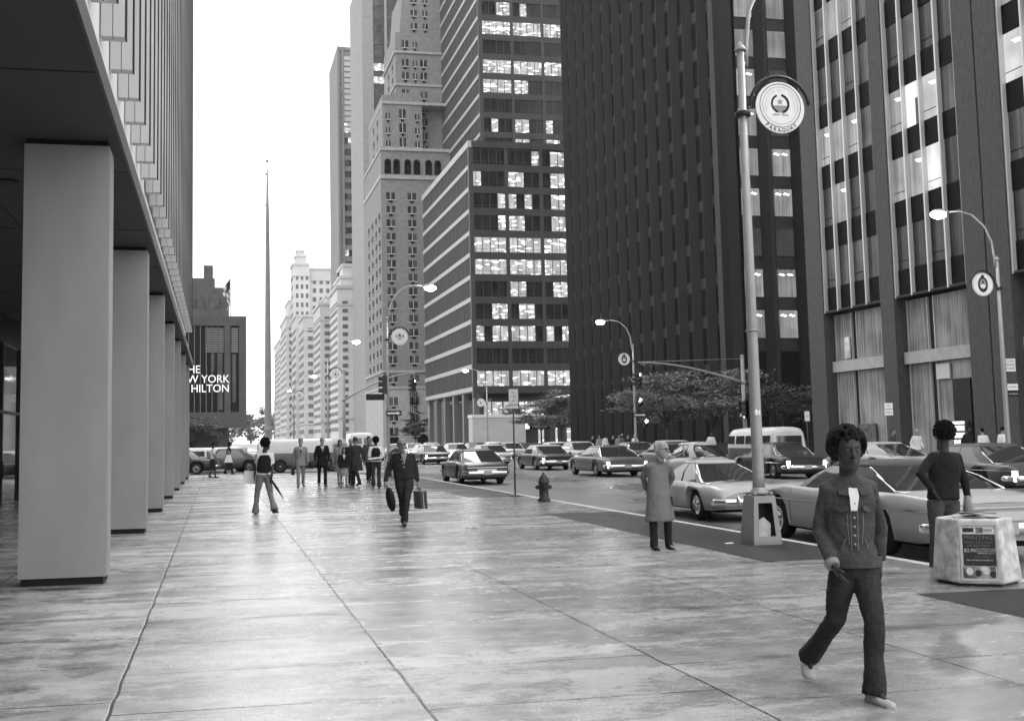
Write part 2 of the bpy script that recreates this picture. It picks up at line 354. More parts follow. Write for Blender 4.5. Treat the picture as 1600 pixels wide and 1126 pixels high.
bays = [(57.15, 63.3, 0), (49.65, 55.85, 1), (39.9, 46.4, 2), (32.4, 38.4, 3), (24.3, 31.0, 4)]
lit = {(0,0):'mmmm', (0,1):'dldd', (0,2):'lllm', (0,3):'ddmm', (0,4):'mllm', (0,5):'dddm', (0,6):'ddll',
       (1,0):'dddd', (1,1):'llbd', (1,2):'lbbm', (1,3):'dmdd', (1,4):'dddm', (1,5):'dlld', (2,0):'dddd', (2,1):'mmbb', (2,2):'bbll', (2,3):'lbbb', (2,4):'dddd', (2,5):'ddbb'}
ROOML = mat('room_lamp', .9, .5, emit=1.6)
PM = {'d': C_DIM, 'm': C_MID, 'l': C_LIT, 'b': C_GLOW}
nw = 0
for y0, y1, bi in bays:
    for k in range(6 if bi < 3 else 3):
        zb = 9.14 + 3.85 * k
        s = MB(); s.box(37.30, 37.6, y0+.004, y1-.004, zb, zb+1.42); g1(s, 'spandrel', SPD)
        code = lit.get((bi, k), 'dmdd'); w = (y1 - y0) / 4
        for q in range(4):
            a = y1 - w * (q+1)
            o = MB().box(37.36, 37.4, a+.03, a+w-.03, zb+1.425, zb+3.845); o = g1(o, 'window', PM[code[q]])
            if code[q] in 'lb' and (q + k) % 2 == 0:
                cl = MB(); cl.prism([(a+.2, zb+3.15), (a+.75, zb+3.2), (a+1.0, zb+3.4), (a+.45, zb+3.36)], 37.35, 37.358, axis=0); cl.build('ceiling_lamp', ROOML, o)
            if code[q] == 'b' and q == 1: cl = MB(); cl.box(37.352, 37.358, a+.06, a+w*.45, zb+1.43, zb+2.9); cl.build('half_drawn_curtain', C_MID, o)
            if q in (0, 2):
                bar = MB().box(37.33, 37.36, a+.05, a+w-.05, zb+1.9, zb+1.93); bar.build('glazing_bar', SPD, o)
    m_ = MB()
    for q in range(5):
        yy = y0 + (y1 - y0) / 4 * q; yy = min(max(yy, y0+.06), y1-.06)
        m_.box(37.08, 37.34, yy-.055, yy+.055, 9.0, ZT)
    each(m_, g1, 'mullion', MULL)
    rest = MB()
    k0 = 6 if bi < 3 else 3
    rest.box(37.37, 37.6, y0+.005, y1-.005, 9.14+3.85*k0, ZT); g1(rest, 'upper_glazing', C_DIM)
    # street storey: pleated drapes behind glass, a pale lintel across
    w = y1 - y0
    for a_, b2 in ((.05, .60), (.70, .985)):
        for z0, z1 in ((.35, 5.30), (6.0, 8.88)): g1(MB().box(37.78, 37.83, y0+w*a_, y0+w*b2, z0, z1), 'drape', C_DRAPE)
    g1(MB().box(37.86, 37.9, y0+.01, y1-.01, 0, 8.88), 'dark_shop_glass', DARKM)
    g1(MB().box(37.45, 37.77, y0+.02, y1-.02, 5.32, 5.98), 'lintel', LEDGE)
    v = MB()
    for q in (.045, .605, .695, .99):
        for z0, z1 in ((.3, 5.31), (5.99, 8.88)): v.box(37.70, 37.85, y0+w*q-.03, y0+w*q+.01, z0, z1)
    each(v, g1, 'shopfront_bar', MULL)
# lit entrance case and notices in the street storey
o = MB(); o.box(37.6, 37.69, 52.2, 53.3, 4.35, 5.15); g1(o, 'entrance_sign', mat('pale_sign', .5, .5))
o = MB(); o.box(37.6, 37.69, 50.6, 52.0, .4, 4.3); g1(o, 'dark_doorway', DARKM)
o = MB(); o.box(37.4, 37.69, 50.9, 51.9, 0, 2.1); c = g1(o, 'display_case', mat('case_metal', .12, .4))
o = MB(); 
for k in range(4):
    for q in range(3): o.box(37.37, 37.398, 50.98+.3*q, 51.2+.3*q, .5+.37*k, .75+.37*k)
o.box(37.37, 37.398, 50.95, 51.85, 1.95, 2.08); o.build('lit_tiles', mat('lit_case_tile', .6, .5, emit=.8), c)
o = MB(); o.box(37.6, 37.69, 59.2, 60.9, .9, 2.1); g1(o, 'window_notice', mat('worn_notice', .1, .6, .5, 4))
o = MB(); o.box(37.6, 37.69, 61.55, 62.1, 6.1, 7.4); g1(o, 'window_poster', mat('white_poster', .6, .5, .35, 2))

# ================================================================= DARK GRANITE TOWER with triangular piers
DG = mat('dark_granite', 0.013, 0.62, 0.16, 3, 0.1, 30, stretch=(1, 1, .12)); DG2 = mat('dark_granite_panel', 0.02, 0.6, 0.15, 2); BLK = mat('black_glass', 0.006, 0.6, spec=0.05)
C_OFF = curtain('office_pane', 0.02, 0.05); C_ON = curtain('office_lit_pane', 0.03, 0.08, 0.16, 5.0, 0.2); C_HALF = curtain('office_blind_pane', 0.03, 0.08, 0.12, 6.0, 0.3)
BR = thing('dark_granite_tower', 'near black granite tower of close triangular piers without visible crown', 'building', (47, 96, 0))
def brp(mb, name, m):
    o = mb.build(name, m, BR); o.location = (-47, -96, 0); return o
HB = 149.0; P0 = 96.4; PITCH = 3.36; ST = 3.87
p = MB(); p.box(47.25, 94, P0+.25, P0+47, 0, HB); brp(p, 'core', BLK)
pp = None
for k in range(15):
    y0 = P0 + PITCH * k
    if k == 0:
        p = MB(); p.prism([(47, P0), (48.1, P0-.0), (48.1, P0+1.5), (46.35, P0+1.35), (46.3, P0+.2)], 0, HB); brp(p, 'corner_pier', DG)
    else:
        p = MB(); p.prism([(47.22, 0), (46.42, .74), (46.42, .82), (47.22, 1.56)], 0, HB)
        if pp is None: pp = p.build('pier', DG, BR); pp.location = (-47, y0-96, 0)
        else: share(pp, 'pier', BR, (-47, y0-96, 0))
    if k < 14:
        s = MB(); zs = [(0, 7.9, 1), (7.9, 8.5, 0), (8.5, 12.05, 1)]
        for q in range(3, 38): z = 12.05 + ST*(q-3); zs += [(z, z+1.1, 0), (z+1.1, z+ST, 1)]
        for z, z2, m_ in zs:
            i = len(s.v)
            if i == 0: s.v += [(47.12, y0+1.5, z), (47.12, y0+PITCH+.05, z)]; i = 2
            s.v += [(47.12, y0+1.5, z2), (47.12, y0+PITCH+.05, z2)]; s.f.append((i-2, i, i+1, i-1)); s.mi.append(m_); s.sm.append(False)
        brp(s, 'glazing_strip', (DG2, BLK))
for k in range(14):
    x0 = 47.0 + PITCH * k
    if k: 
        p = MB(); p.prism([(x0, P0+.22), (x0+.62, P0-.7), (x0+.92, P0-.7), (x0+1.56, P0+.22)], 0, HB); brp(p, 'pier', DG)
    s = MB(); zs = [(0, 9.3, 1)]
    for q in range(36): z = 9.3 + ST*q; zs += [(z, z+1.25, 0), (z+1.25, z+ST, 1)]
    for z, z2, m_ in zs:
        i = len(s.v)
        if i == 0: s.v += [(x0+1.5, P0+.21, z), (x0+PITCH+.06, P0+.21, z)]; i = 2
        s.v += [(x0+1.5, P0+.21, z2), (x0+PITCH+.06, P0+.21, z2)]; s.f.append((i-2, i-1, i+1, i)); s.mi.append(m_); s.sm.append(False)
    brp(s, 'glazing_strip', (DG2, BLK))
    if 0 <= k < 5:
        for q in range(11):
            z = 9.3 + ST * q; r = random.random()
            o = MB().box(x0+1.52, x0+PITCH, P0+.12, P0+.2, z+1.26, z+ST-.01)
            o = brp(o, 'window', C_ON if r < .3 else C_HALF if r < .62 else C_OFF)
            if r < .5:
                cl = MB()
                for w_ in range(2): cl.prism([(x0+1.6+.85*w_, z+ST-.5), (x0+2.1+.85*w_, z+ST-.62), (x0+2.3+.85*w_, z+ST-.5), (x0+1.8+.85*w_, z+ST-.36)], P0+.108, P0+.117, axis=1)
                cl.build('ceiling_lamps', ROOML, o)
# low dark planter wall round its sunken court
pw = MB(); pw.box(40.2, 40.7, 84, 150, 0, .95); pw.box(40.2, 62, 83.5, 84, 0, .95); tag(bevel(pw.build('planter_wall', DG), .03), 'low dark granite wall round the court of the dark tower', 'wall')

# ================================================================= STRIPED OFFICE BLOCK with lit rows
STRIPE = mat('pale_sill_band', 0.36, 0.5, 0.05, .5); FRM = mat('bronze_frame', 0.05, 0.4, 0.1, 1); FRM2 = mat('bronze_spandrel', 0.042, 0.45, 0.1, .4); FING = curtain('finned_glazing', 0.012, 0.05, 0, 3.0, .3)
L_ON = curtain('lit_office_panes', 0.03, 0.08, 0.36, 1.5, 0.2, 1.0, 0.8); L_OFF = curtain('unlit_office_panes', 0.01, 0.03, 0, 2.0, .15)
PB = thing('striped_office_block', 'stepped dark office block with rows of lit windows and pale side stripes', 'building', (47.5, 207, 0))
def pb(mb, name, m):
    o = mb.build(name, m, PB); o.location = (-47.5, -207, 0); return o
def striped(x, y, yf, z0, nst, pitch, xr, pat, zroof, colw=6.35, gap=.62, xs=.9):
    p = MB(); p.box(x+.32, xr, y+.32, yf, z0, zroof); pb(p, 'core_wall', FRM2)
    for k in range(nst):
        zb = z0 + pitch * k
        s = MB(); s.box(x, x+.3, y+.1, yf, zb+.2, zb + 1.05); pb(s, 'sill_band', STRIPE if zb > 4 else FRM)
        s = MB(); s.box(x+.2, x+.3, y+.5, yf-.02, zb+1.15, zb+pitch); pb(s, 'side_window', FING)
        s = MB(); s.box(x+.3, xr, y, y+.3, zb-.25, zb+1.15); pb(s, 'spandrel', FRM2)
        row = pat[k] if k < len(pat) else '0000 0000 000'
        a = x + xs
        for gi, grp in enumerate(row.split()):
            pw_ = colw / 4
            o = MB()
            for q, ch in enumerate(grp): o.box(a+pw_*q+.05, a+pw_*(q+1)-.05, y+.22, y+.30, zb+1.17, zb+pitch-.27, 1 if ch == '1' else 0)
            o.box(a, a+pw_*len(grp), y+.20, y+.218, zb+1.75, zb+1.80, 2)
            pb(o, 'window', (L_OFF, L_ON, FRM))
            a += colw + gap
    m_ = MB(); a = x + xs
    while a < xr:
        m_.box(a-gap-.1, a, y-.05, y+.2, z0+.8, zroof)
        for q in range(1, 4): m_.box(a+colw/4*q-.06, a+colw/4*q+.06, y+.05, y+.2, z0+.8, zroof)
        a += colw + gap
    m_.box(x, x+.7, y-.06, y+.5, z0-1, zroof); each(m_, pb, 'mullion', FRM)
    m_ = MB(); q = y + 1.2
    while q < yf: m_.box(x+.02, x+.24, q, q+.22, z0+1.15, zroof); q += 1.45
    each(m_, pb, 'side_fin', mat('side_fin_metal', .11, .5))
    r = MB(); r.box(x-.1, x+.6, y-.08, yf, zroof, zroof+1.3); pb(r, 'parapet', STRIPE if zroof < 70 else FRM2); r = MB(); r.box(x+.6, xr, y-.1, yf, zroof, zroof+1.3); pb(r, 'front_parapet', FRM2)
low = ['0000 0000 0000', '1111 1111 1111', '0000 0000 0000', '1011 1110 1011', '0011 0110 0000', '0000 1100 0111', '1111 1111 1111', '1111 1111 1111', '0001 1100 0111', '0001 1010 0111', '1000 1100 0111', '0000 0001 0111']
striped(47.5, 207.4, 257.5, 10.4 + 4.3*0, 11, 4.3, 72, low[1:], 57.8)
up = ['0000 0000 0000', '0000 1100 1100', '0100 1100 1000', '0000 0000 0000', '1111 1100 0000', '1111 1111 1111', '0000 0000 0000', '1111 1111 1111', '0011 0100 0000', '1111 0000 0011', '0000 1100 1111']
striped(56.9, 236, 286, 59.2, 14, 4.45, 82, up, 122, 6.5, .62, .9)
b0 = MB(); b0.box(52, 72, 211, 257, 0, 9.4); pb(b0, 'lobby_wall', FRM)
for q in range(6): c = MB(); c.box(47.7, 48.8, 207.6+9.3*q, 208.9+9.3*q, 0, 10.4); pb(c, 'column', mat('column_bronze', .12, .4))
for q in range(3): c = MB(); c.box(48.8+7*q, 49.6+7*q, 207.5, 208.3, 0, 10.4); pb(c, 'column', FRM)
o = MB(); 
for q in range(6): o.box(49.4+2.2*q, 51.3+2.2*q, 208.8, 209, 5.0, 8.6)
each(o, pb, 'lobby_window', L_ON)
o = MB(); o.box(49.2, 63, 208.4, 208.7, 3.2, 4.7); a_ = pb(o, 'sign_board', BLK)
o = MB(); o.box(52.2, 58.6, 208.2, 208.39, 3.35, 4.5); o.build('lit_sign_panel', mat('sign_glow', .8, .5, emit=1.6), a_)
t_ = text('sign_lettering', '012:', 1.9, MATS['sign_glow'], a_, Matrix.Translation((50.5, 208.3, 3.95)) @ FACE)
for q, (x0, x1) in enumerate(((60.8, 61.9), (63.6, 64.6), (66.6, 67.3))):
    o = MB(); o.box(x0, x1, 209.5, 209.7, .2, 3.4); pb(o, 'doorway_light', L_ON)
# long pale kiosk wall in front of it
kw = MB(); kw.box(0, 8.9, 0, 3, 0, 5.0); kw.box(-.12, 9.02, -.12, 3.1, 5.0, 5.5, 1); o = kw.build('kiosk_wall', (mat('pale_render', .42, .7, .08, 1), mat('pale_coping', .6, .6)), loc=(40.6, 178, 0)); tag(o, 'plain pale box of a site hut in front of the striped block', 'hut')

# ================================================================= BRICK HOTEL with setbacks
BRICK = mat('weathered_brick', 0.215, 0.8, 0.14, 1.2, stretch=(1, 1, 1)); STONE = mat('hotel_stone', 0.34, 0.7, 0.12, .8); PANE = curtain('hotel_pane', 0.02, 0.10, 0, 1.2, .85, spec=.05); SILL = mat('stone_sill', .45, .7)
WH = thing('brick_setback_hotel', 'brown brick hotel tower stepping back above an arcaded storey', 'building', (39.5, 270, 0))
def wh(mb, name, m):
    o = mb.build(name, m, WH); o.location = (-39.5, -270, 0); return o
p = MB(); p.box(39.5, 62, 270, 302, 14.5, 66); wh(p, 'lower_brick_wall', BRICK)
p = MB(); p.box(39.3, 62, 269.8, 302.2, 0, 14.5); p.box(39.1, 62.2, 269.5, 302.4, 14.0, 14.6); wh(p, 'stone_base', STONE)
for c_ in ((39.3, 62, 269.6, 302, 66, 67), (39.4, 61, 269.8, 301, 73.2, 74), (39.2, 62, 269.6, 302, 18.0, 18.5), (40.6, 60, 273.6, 300, 86.2, 86.9), (44.6, 60, 277.7, 298, 92.4, 93), (44.5, 60, 277.6, 298, 101, 101.6)): wh(MB().box(*c_), 'cornice', STONE)
p = MB(); p.box(39.6, 61, 270.2, 301, 67, 73.2); wh(p, 'arcade_storey_wall', BRICK)
p = MB(); p.box(40.7, 50.9, 274, 300, 74, 88.5); p.box(43.2, 48.4, 273.9, 274, 74, 89.3); wh(p, 'setback_wall', BRICK)
p = MB(); p.box(44.9, 60, 278, 298, 74, 106.5); wh(p, 'tower_wall', BRICK)
p = MB(); p.prism([(46.2, 106.5), (60, 106.5), (60, 119), (47.2, 119)], 279, 297, axis=1); wh(p, 'crown_wall', BRICK)
WSH = None; nwin = 0
HW_REST = MB()
def hwin(x, y, z, w=1.0, h=1.75, side=False):
    global nwin; nwin += 1
    o = MB() if nwin <= 98 else HW_REST
    if not side:
        o.box(x-w-.08, x-.08, y-.06, y-.02, z, z+h); o.box(x+.08, x+w+.08, y-.06, y-.02, z, z+h); o.box(x-.08, x+.08, y-.1, y-.02, z, z+h, 1); o.box(x-w-.2, x+w+.2, y-.25, y-.02, z-.22, z-.02, 1); o.box(x-w*.4, x+w*.4, y-.4, y-.03, z-.75, z-.35, 2)
    else:
        o.box(x-.06, x-.02, y-w-.08, y-.08, z, z+h); o.box(x-.06, x-.02, y+.08, y+w+.08, z, z+h); o.box(x-.2, x-.02, y-w-.2, y+w+.2, z-.2, z-.02, 1)
    if nwin <= 98: wh(o, 'window', (PANE, SILL, BLK))
for k in range(14):
    z = 16.9 + 3.38*k - (0 if k else 1.2)
    for x in (41.9, 47.2): hwin(x, 270, z)
for k in range(3):
    for x in (41.9, 47.2): hwin(x, 269.8, 2.6 + 3.7*k, 1.0, 2.0)
for z in (75.2, 78.9, 82.6): hwin(45.8, 273.9, z, .75, 2.4)
for z in (75.2, 78.7, 82.3): hwin(42.1, 274, z, .5, 1.6); hwin(49.6, 274, z, .5, 1.6)
for z in (74.8, 78.4, 82, 85.6, 89.2, 94.2, 97.6): hwin(52.2, 278, z, .8, 1.9)
for z in (89.6, 94.2, 97.6, 102.6): hwin(47.4, 278, z, .8, 1.9)
for z in (94.2, 97.6, 102.6): hwin(50.0, 278, z, .5, 1.6)
for z in (108, 111.5, 115): hwin(50, 279, z, .8, 1.6); hwin(53, 279, z, .6, 1.6)
for k in range(12):
    for y in (273, 279, 286, 293): hwin(39.5, y, 18.9 + 3.38*k, 1.25, 1.7, True)
for z in (75.2, 78.9, 82.6, 89.6, 94.2, 97.6):
    for y in (283, 290): hwin(40.7 if z < 88 else 44.9, y, z, 1.0, 1.7, True)
tag(wh(HW_REST, 'window_rows', (PANE, SILL, BLK)), kind='stuff')
ar = MB()
for x in (41.3, 43.5, 46.3, 48.6, 51.6, 53.9):
    ar.box(x-.8, x+.8, 269.9, 270.19, 67.4, 70.3); ar.lathe([(.8, 0), (.8, .28)], (x, 269.9, 70.3), 'y', 20)
wh(ar, 'arcade_openings', BLK)
tr = MB()
tr.box(45.3, 49.2, 269.4, 269.78, 8.2, 8.4)
wh(tr, 'string_course', STONE)
o = MB(); 
for x in (45.9, 46.4, 46.9, 47.4): o.box(x, x+.14, 269.0, 269.14, 3, 13.4)
for k in range(5): o.box(45.6, 48, 268.8, 269.6, 4+2.2*k, 4.12+2.2*k)
wh(o, 'fire_escape', BLK)
# arched street openings
o = MB(); 
for x in (41.8, 49.0): o = MB(); o.prism([(x-1.3, 0), (x+1.3, 0)] + [(x+1.3*math.cos(a), 1.7+1.3*math.sin(a)) for a in [PI*k/14 for k in range(15)]], 269.6, 269.79, axis=1); wh(o, 'street_arch', BLK)

# ================================================================= TOWERS BEHIND
WS = thing('white_slab_tower', 'blank white slab tower with two dark window strips behind the brick hotel', 'building', (44.4, 340, 0))
def bp(root, loc, mb, name, m):
    o = mb.build(name, m, root); o.location = (-loc[0], -loc[1], -loc[2]); return o
WHITE = mat('white_marble', .22, .6, .12, .8); DSTR = curtain('dark_window_strip', .03, .09, 0, .6, .2)
L = (44.4, 340, 0)
p = MB(); p.box(44.4, 47.9, 340, 372, 0, 150); bp(WS, L, p, 'side_wall', WHITE)
p = MB(); p.box(47.91, 75, 340.6, 372, 0, 150); bp(WS, L, p, 'core', FRM)
for a, c in ((51.5, 52.3), (56.5, 57.2), (61, 62)):
    p = MB(); p.box(a, c, 340, 340.6, 0, 150); bp(WS, L, p, 'white_pier', WHITE)
for k in range(34):
    z = 4 + 4.2*k; o = MB()
    for a, c in ((48.0, 51.5), (52.4, 56.4)):
        litr = k in (26, 27, 19) and a < 50 or k in (26, 25) and a > 50
        o.box(a, c, 340.5, 340.58, z, z+2.2, 1 if litr else 0)
    bp(WS, L, o, 'window_band', (DSTR, L_ON))
GT = thing('grey_gridded_tower', 'tall grey gridded tower with a pale lattice crown behind the hotel', 'building', (39.6, 400, 0)); L = (39.6, 400, 0)
GG = mat('tower_concrete', .19, .7, .06, .1)
p = MB(); p.box(43.0, 66, 400.4, 431, 0, 146); bp(GT, L, p, 'wall', GG)
for k in range(33):
    z = 6 + 4.15*k; o = MB(); top = k >= 26
    for i, a in enumerate((45.4, 51.2, 57.0)):
        cells = [(a + 1.3*q, a + 1.3*q + 1.1) for q in range(4)] if not top else [(a, a+5.1)]
        for qi, (x0, x1) in enumerate(cells):
            lt = (k == 26) or (k in (12, 13) and a < 50) or (random.random() < .10 and not top)
            o.box(x0, x1, 400.2, 400.38, z, z + (3.6 if top else 2.2), 1 if lt else (2 if top else 0))
    bp(GT, L, o, 'window_band', (DSTR, L_ON, mat('pale_lattice', .42, .6)))
fr_ = MB(); 
for k in range(8): fr_.box(43.0, 66, 400.05, 400.2, 112+4.15*k+3.65, 112+4.15*k+4.1)
for a in (43.0, 44.5, 50.4, 56.2): fr_.box(a, a+.8, 399.9, 400.05, 0, 146)
bp(GT, L, fr_, 'grid_frame', GG)

# ================================================================= PALE BLOCKS receding up the avenue
RES = []
def rblock(name, label, x0, x1, y0, y1, zt, tone, rows, cols, sidecols=4, top=None, pair=False, extra=None):
    root = thing(name, label, 'building', (x0, y0, 0)); L = (x0, y0, 0)
    W = mat('masonry_%s' % tone[0], tone[1], .8, .08, .15); D = mat('row_window', .13, .85, spec=.05)
    p = MB(); p.box(x0, x1, y0, y1, 0, zt); bp(root, L, p, 'wall', W)
    for c_ in ((x0-.5, x1, y0-.5, y1, zt, zt+1.1), (x0-.3, x1, y0-.3, y1, zt-6, zt-5.4), (x0-.3, x1, y0-.3, y1, 9, 9.7)): bp(root, L, MB().box(*c_), 'cornice', SILL)
    pit = (zt - 8) / rows; ww = (x1 - x0 - 1) / cols; shared = None
    for k in range(rows):
        o = MB(); z = 5 + pit*k
        for q in range(cols):
            a = x0 + 1 + ww*q + ww*.2; o.box(a, a + ww*.5, y0-.12, y0-.02, z, z + pit*.5)
        for q in range(sidecols):
            b = y0 + (y1-y0)/sidecols*(q+.3); o.box(x0-.12, x0-.02, b, b + (y1-y0)/sidecols*.45, z, z + pit*.5)
        o.v = [(a_ - x0, b_ - y0, c_) for a_, b_, c_ in o.v]; ob = o.build('window_row', D, root)
    if top:
        for (a, b, c_, d, z0, z1) in top:
            t = MB(); t.box(a, b, c_, d, z0, z1); t.box(a-.4, b, c_-.4, d, z1, z1+.9); bp(root, L, t, 'penthouse', W)
    return root
rblock('white_apartment_block', 'white apartment block with a stepped penthouse beside the brick hotel', 40.4, 56, 383, 410, 54, ('white', .55), 17, 4, 7, [(41.8, 56, 386, 408, 55, 58), (43, 56, 388, 406, 58.9, 62.5)])
rblock('cream_apartment_block', 'cream apartment block half a storey above its corniced neighbour', 39.5, 56, 440, 470, 55, ('cream', .5), 16, 4, 6, [(42, 56, 444, 466, 56.1, 58.5)])
rblock('corniced_loft_block', 'narrow grey loft block with a heavy dark cornice', 37.6, 56, 500, 530, 57, ('loft', .42), 13, 4, 5)
rblock('low_corner_block', 'lower old block with a projecting roof cornice near the distant corner', 37.2, 56, 545, 575, 62, ('old', .45), 13, 4, 5)
rblock('domed_pale_tower', 'far pale tower with a small pedimented lantern on its roof', 39.6, 48.5, 600, 618, 96, ('far', .5), 18, 3, 3, [(41.2, 47, 602, 612, 97, 101), (42, 46, 603, 610, 102, 104)])
rblock('wide_pale_block', 'wide flat topped pale block right of the lantern tower', 48.6, 64, 602, 630, 94, ('wide', .46), 18, 4, 3)
rblock('stepped_far_block', 'stepped pale apartment block just left of the lantern tower', 38.2, 52, 640, 700, 72, ('step', .5), 16, 4, 6, [(40, 52, 645, 680, 73, 82)])
rblock('farthest_pale_block', 'farthest visible pale block where the avenue meets the park', 38.9, 52, 720, 790, 66, ('last', .48), 16, 4, 6)

# ================================================================= HOTEL SIGN BLOCK (left distance)
HS = thing('hotel_sign_block', 'dark overhanging hotel wing carrying white lettering beside the arcade tower', 'building', (2.3, 95, 0)); L = (2.3, 95, 0)
HD = mat('hotel_frame', .085, .6, .1, 1); HF = mat('hotel_fin', .14, .5); 
p = MB(); p.box(-20, 2.3, 95.2, 118, 3.7, 11.6); bp(HS, L, p, 'wing_wall', mat('hotel_dark_wall', .015, .4))
p = MB(); p.box(-20, 2.35, 94.9, 95.2, 11.4, 12.2); p.box(1.75, 2.35, 94.9, 118, 3.6, 11.399); p.box(.55, 1.05, 94.9, 95.2, 4.2, 11.39); p.box(-20, 1.74, 94.9, 95.2, 3.6, 4.2); p.box(-20, 2.35, 95.2, 118, 11.61, 12.2); bp(HS, L, p, 'frame', HD)
for k in range(26):
    f = MB(); x = -12 + .48*k; f.box(x, x+.07, 94.92, 95.15, 4.2, 11.39); bp(HS, L, f, 'fin', HF)
o = MB()
for k in range(14):
    z = 9.2+.15*k
    for a, c in ((-1.0, .5), (1.12, 1.7)): o.box(a, c, 95.1, 95.16, z, z+.06)
bp(HS, L, o, 'louvre', mat('louvre_grey', .4, .5))
o = MB(); o.box(-.55, -.25, 95.12, 95.19, 7.6, 9.1); o.box(.1, .42, 95.12, 95.19, 4.4, 9.1); o.box(1.15, 1.5, 95.12, 95.19, 5, 9.0); bp(HS, L, o, 'reflected_window', C_MID)
p = MB(); p.prism([(-20, 94.9), (2.35, 94.9), (.9, 97), (.9, 117), (-20, 117)], 2.9, 3.6); bp(HS, L, p, 'underside', HD)
p = MB(); p.box(.1, .75, 96.5, 97.3, 0, 2.9); p.box(-20, -4, 99, 117, 0, 2.9); bp(HS, L, p, 'column', HD)
WL = mat('white_letter', .85, .5, emit=.25)
for s_, x, z, al in (('THE', -2.96, 7.72, 'LEFT'), ('NEW YORK', .97, 6.92, 'RIGHT'), ('HILTON', .97, 6.14, 'RIGHT')):
    text('lettering', s_, .92, WL, HS, Matrix.Translation((x-2.3, -.16, z)) @ FACE, al, .03, .93)
p = MB(); p.box(-22, 1.2, 122, 150, 0, 18.3); p.box(-22, -.3, 124, 148, 18.3, 19.6); p.box(-1.5, -.5, 124, 126, 19.6, 21)
o = p.build('brick_slab_block', mat('dark_brick', .10, .8, .2, 1.5)); hb = tag(o, 'dark brick building with roof sheds above the hotel sign wing', 'building')
for k in range(2):
    for q in range(8):
        w_ = MB(); w_.box(-9+1.25*q, -8.5+1.25*q, 121.9, 121.99, 14.2+1.9*k, 15.2+1.9*k); w_.build('window', C_MID, o)
# flag on the wing's roof
fp = MB(); fp.tube([(0, 0, 0), (0, 0, 3.4)], .035, 6); f_o = fp.build('flagpole', mat('pole_grey', .3, .5), loc=(1.05, 95.6, 12.2)); tag(f_o, 'short flagpole with a limp striped flag on the hotel wing roof', 'flagpole')
fl = MB(); rr = []
for i in range(9):
    z = 3.3 - .29*i; rr.append([(-.02 - .05*math.sin(i*.9)*j - .12*j*(1 - i*.05), .06*math.sin(j*1.7+i*.5), z - .18*j) for j in range(5)])
for i in range(8):
    for j in range(4):
        fl.quad(rr[i][j], rr[i][j+1], rr[i+1][j+1], rr[i+1][j], 1 if (i < 3 and j < 2) else (0 if (i + j) % 2 else 2), True)
fl.build('flag', (mat('flag_white', .6, .8), mat('flag_dark', .04, .8), mat('flag_red', .12, .8)), f_o)
# tall tapered mast on the plaza
ms = MB(); ms.tube([(0, 0, 0), (0, 0, .5), (0, 0, 8), (0, 0, 16), (0, 0, 19.9)], [.25, .25, .20, .13, .045], 16); ms.ball((0, 0, 20.5), .1, 6); ms.tube([(0, 0, 19.9), (0, 0, 20.5)], .02, 6); ms.lathe([(.55, 0), (.5, .25), (.33, .3)], (0, 0, 0)); ms.lathe([(.26, 2.35), (.28, 2.4), (.28, 2.6), (.25, 2.65)])
for z in (17.5, 19.6): ms.ball((-.1, 0, z), .07, 5)
tag(ms.build('plaza_mast', mat('mast_bronze', .24, .45, .1, 2), loc=(3.27, 75, 0)), 'very tall tapered mast standing clear against the white sky', 'mast')

# wooded park at the end of the avenue
def leaf_cloud(n, cx, cy, cz, rx, ry, rz, s0, s1, seed, flat=1.0):
    r = random.Random(seed); mb = MB(); cl = [(r.gauss(0, .45), r.gauss(0, .45), r.gauss(0, .4)) for _ in range(max(6, n // 60))]
    for _ in range(n):
        c = r.choice(cl); p = [c[i] + r.gauss(0, .14) for i in range(3)]
        if p[0]**2 + p[1]**2 + p[2]**2 > 1.3: continue
        P = Vector((cx + p[0]*rx, cy + p[1]*ry, cz + p[2]*rz)); s = r.uniform(s0, s1)
        a = Vector((r.gauss(0, 1), r.gauss(0, 1), r.gauss(0, .5))).normalized()*s; b = Vector((r.gauss(0, 1), r.gauss(0, 1), r.gauss(0, .5)*flat)).normalized()*s*.7
        mb.quad(P-a, P-b, P+a, P+b)
    return mb
LEAF = mat('leaf_dark', .075, .6, .4, 2); LEAFP = mat('park_leaf', .14, .8, .3, .05)
pk = MB(); 
for q in range(16):
    m2 = leaf_cloud(500, -18 + 9*q, 880 + 8*(q % 3), 12 + 4*(q % 3), 16, 18, 13, 1.0, 2.2, q); i = len(pk.v); pk.v += m2.v; pk.f += [tuple(k+i for k in f) for f in m2.f]; pk.mi += m2.mi; pk.sm += m2.sm
tag(pk.build('park_woodland', LEAFP), kind='stuff', label='hazy mass of park trees closing the end of the avenue', cat='woodland')
# ================================================================= STREET FURNITURE
POLE = mat('galvanised_pole', .30, .45, .12, 2, metal=.3); POLED = mat('dark_pole', .07, .5); LAMPG = mat('lamp_glow', .9, .3, emit=140); SIGNW = mat('sign_white', .72, .45, .05, 5); SIGNK = mat('sign_black', .02, .5); SIGNG = mat('sign_grey', .25, .5)
SIGH = mat('signal_housing', .04, .45); SIGL = mat('signal_lit', .9, .3, emit=14); SIGO = mat('signal_unlit_lens', .02, .15)
CHROME = mat('chrome', .75, .12, metal=1.0)

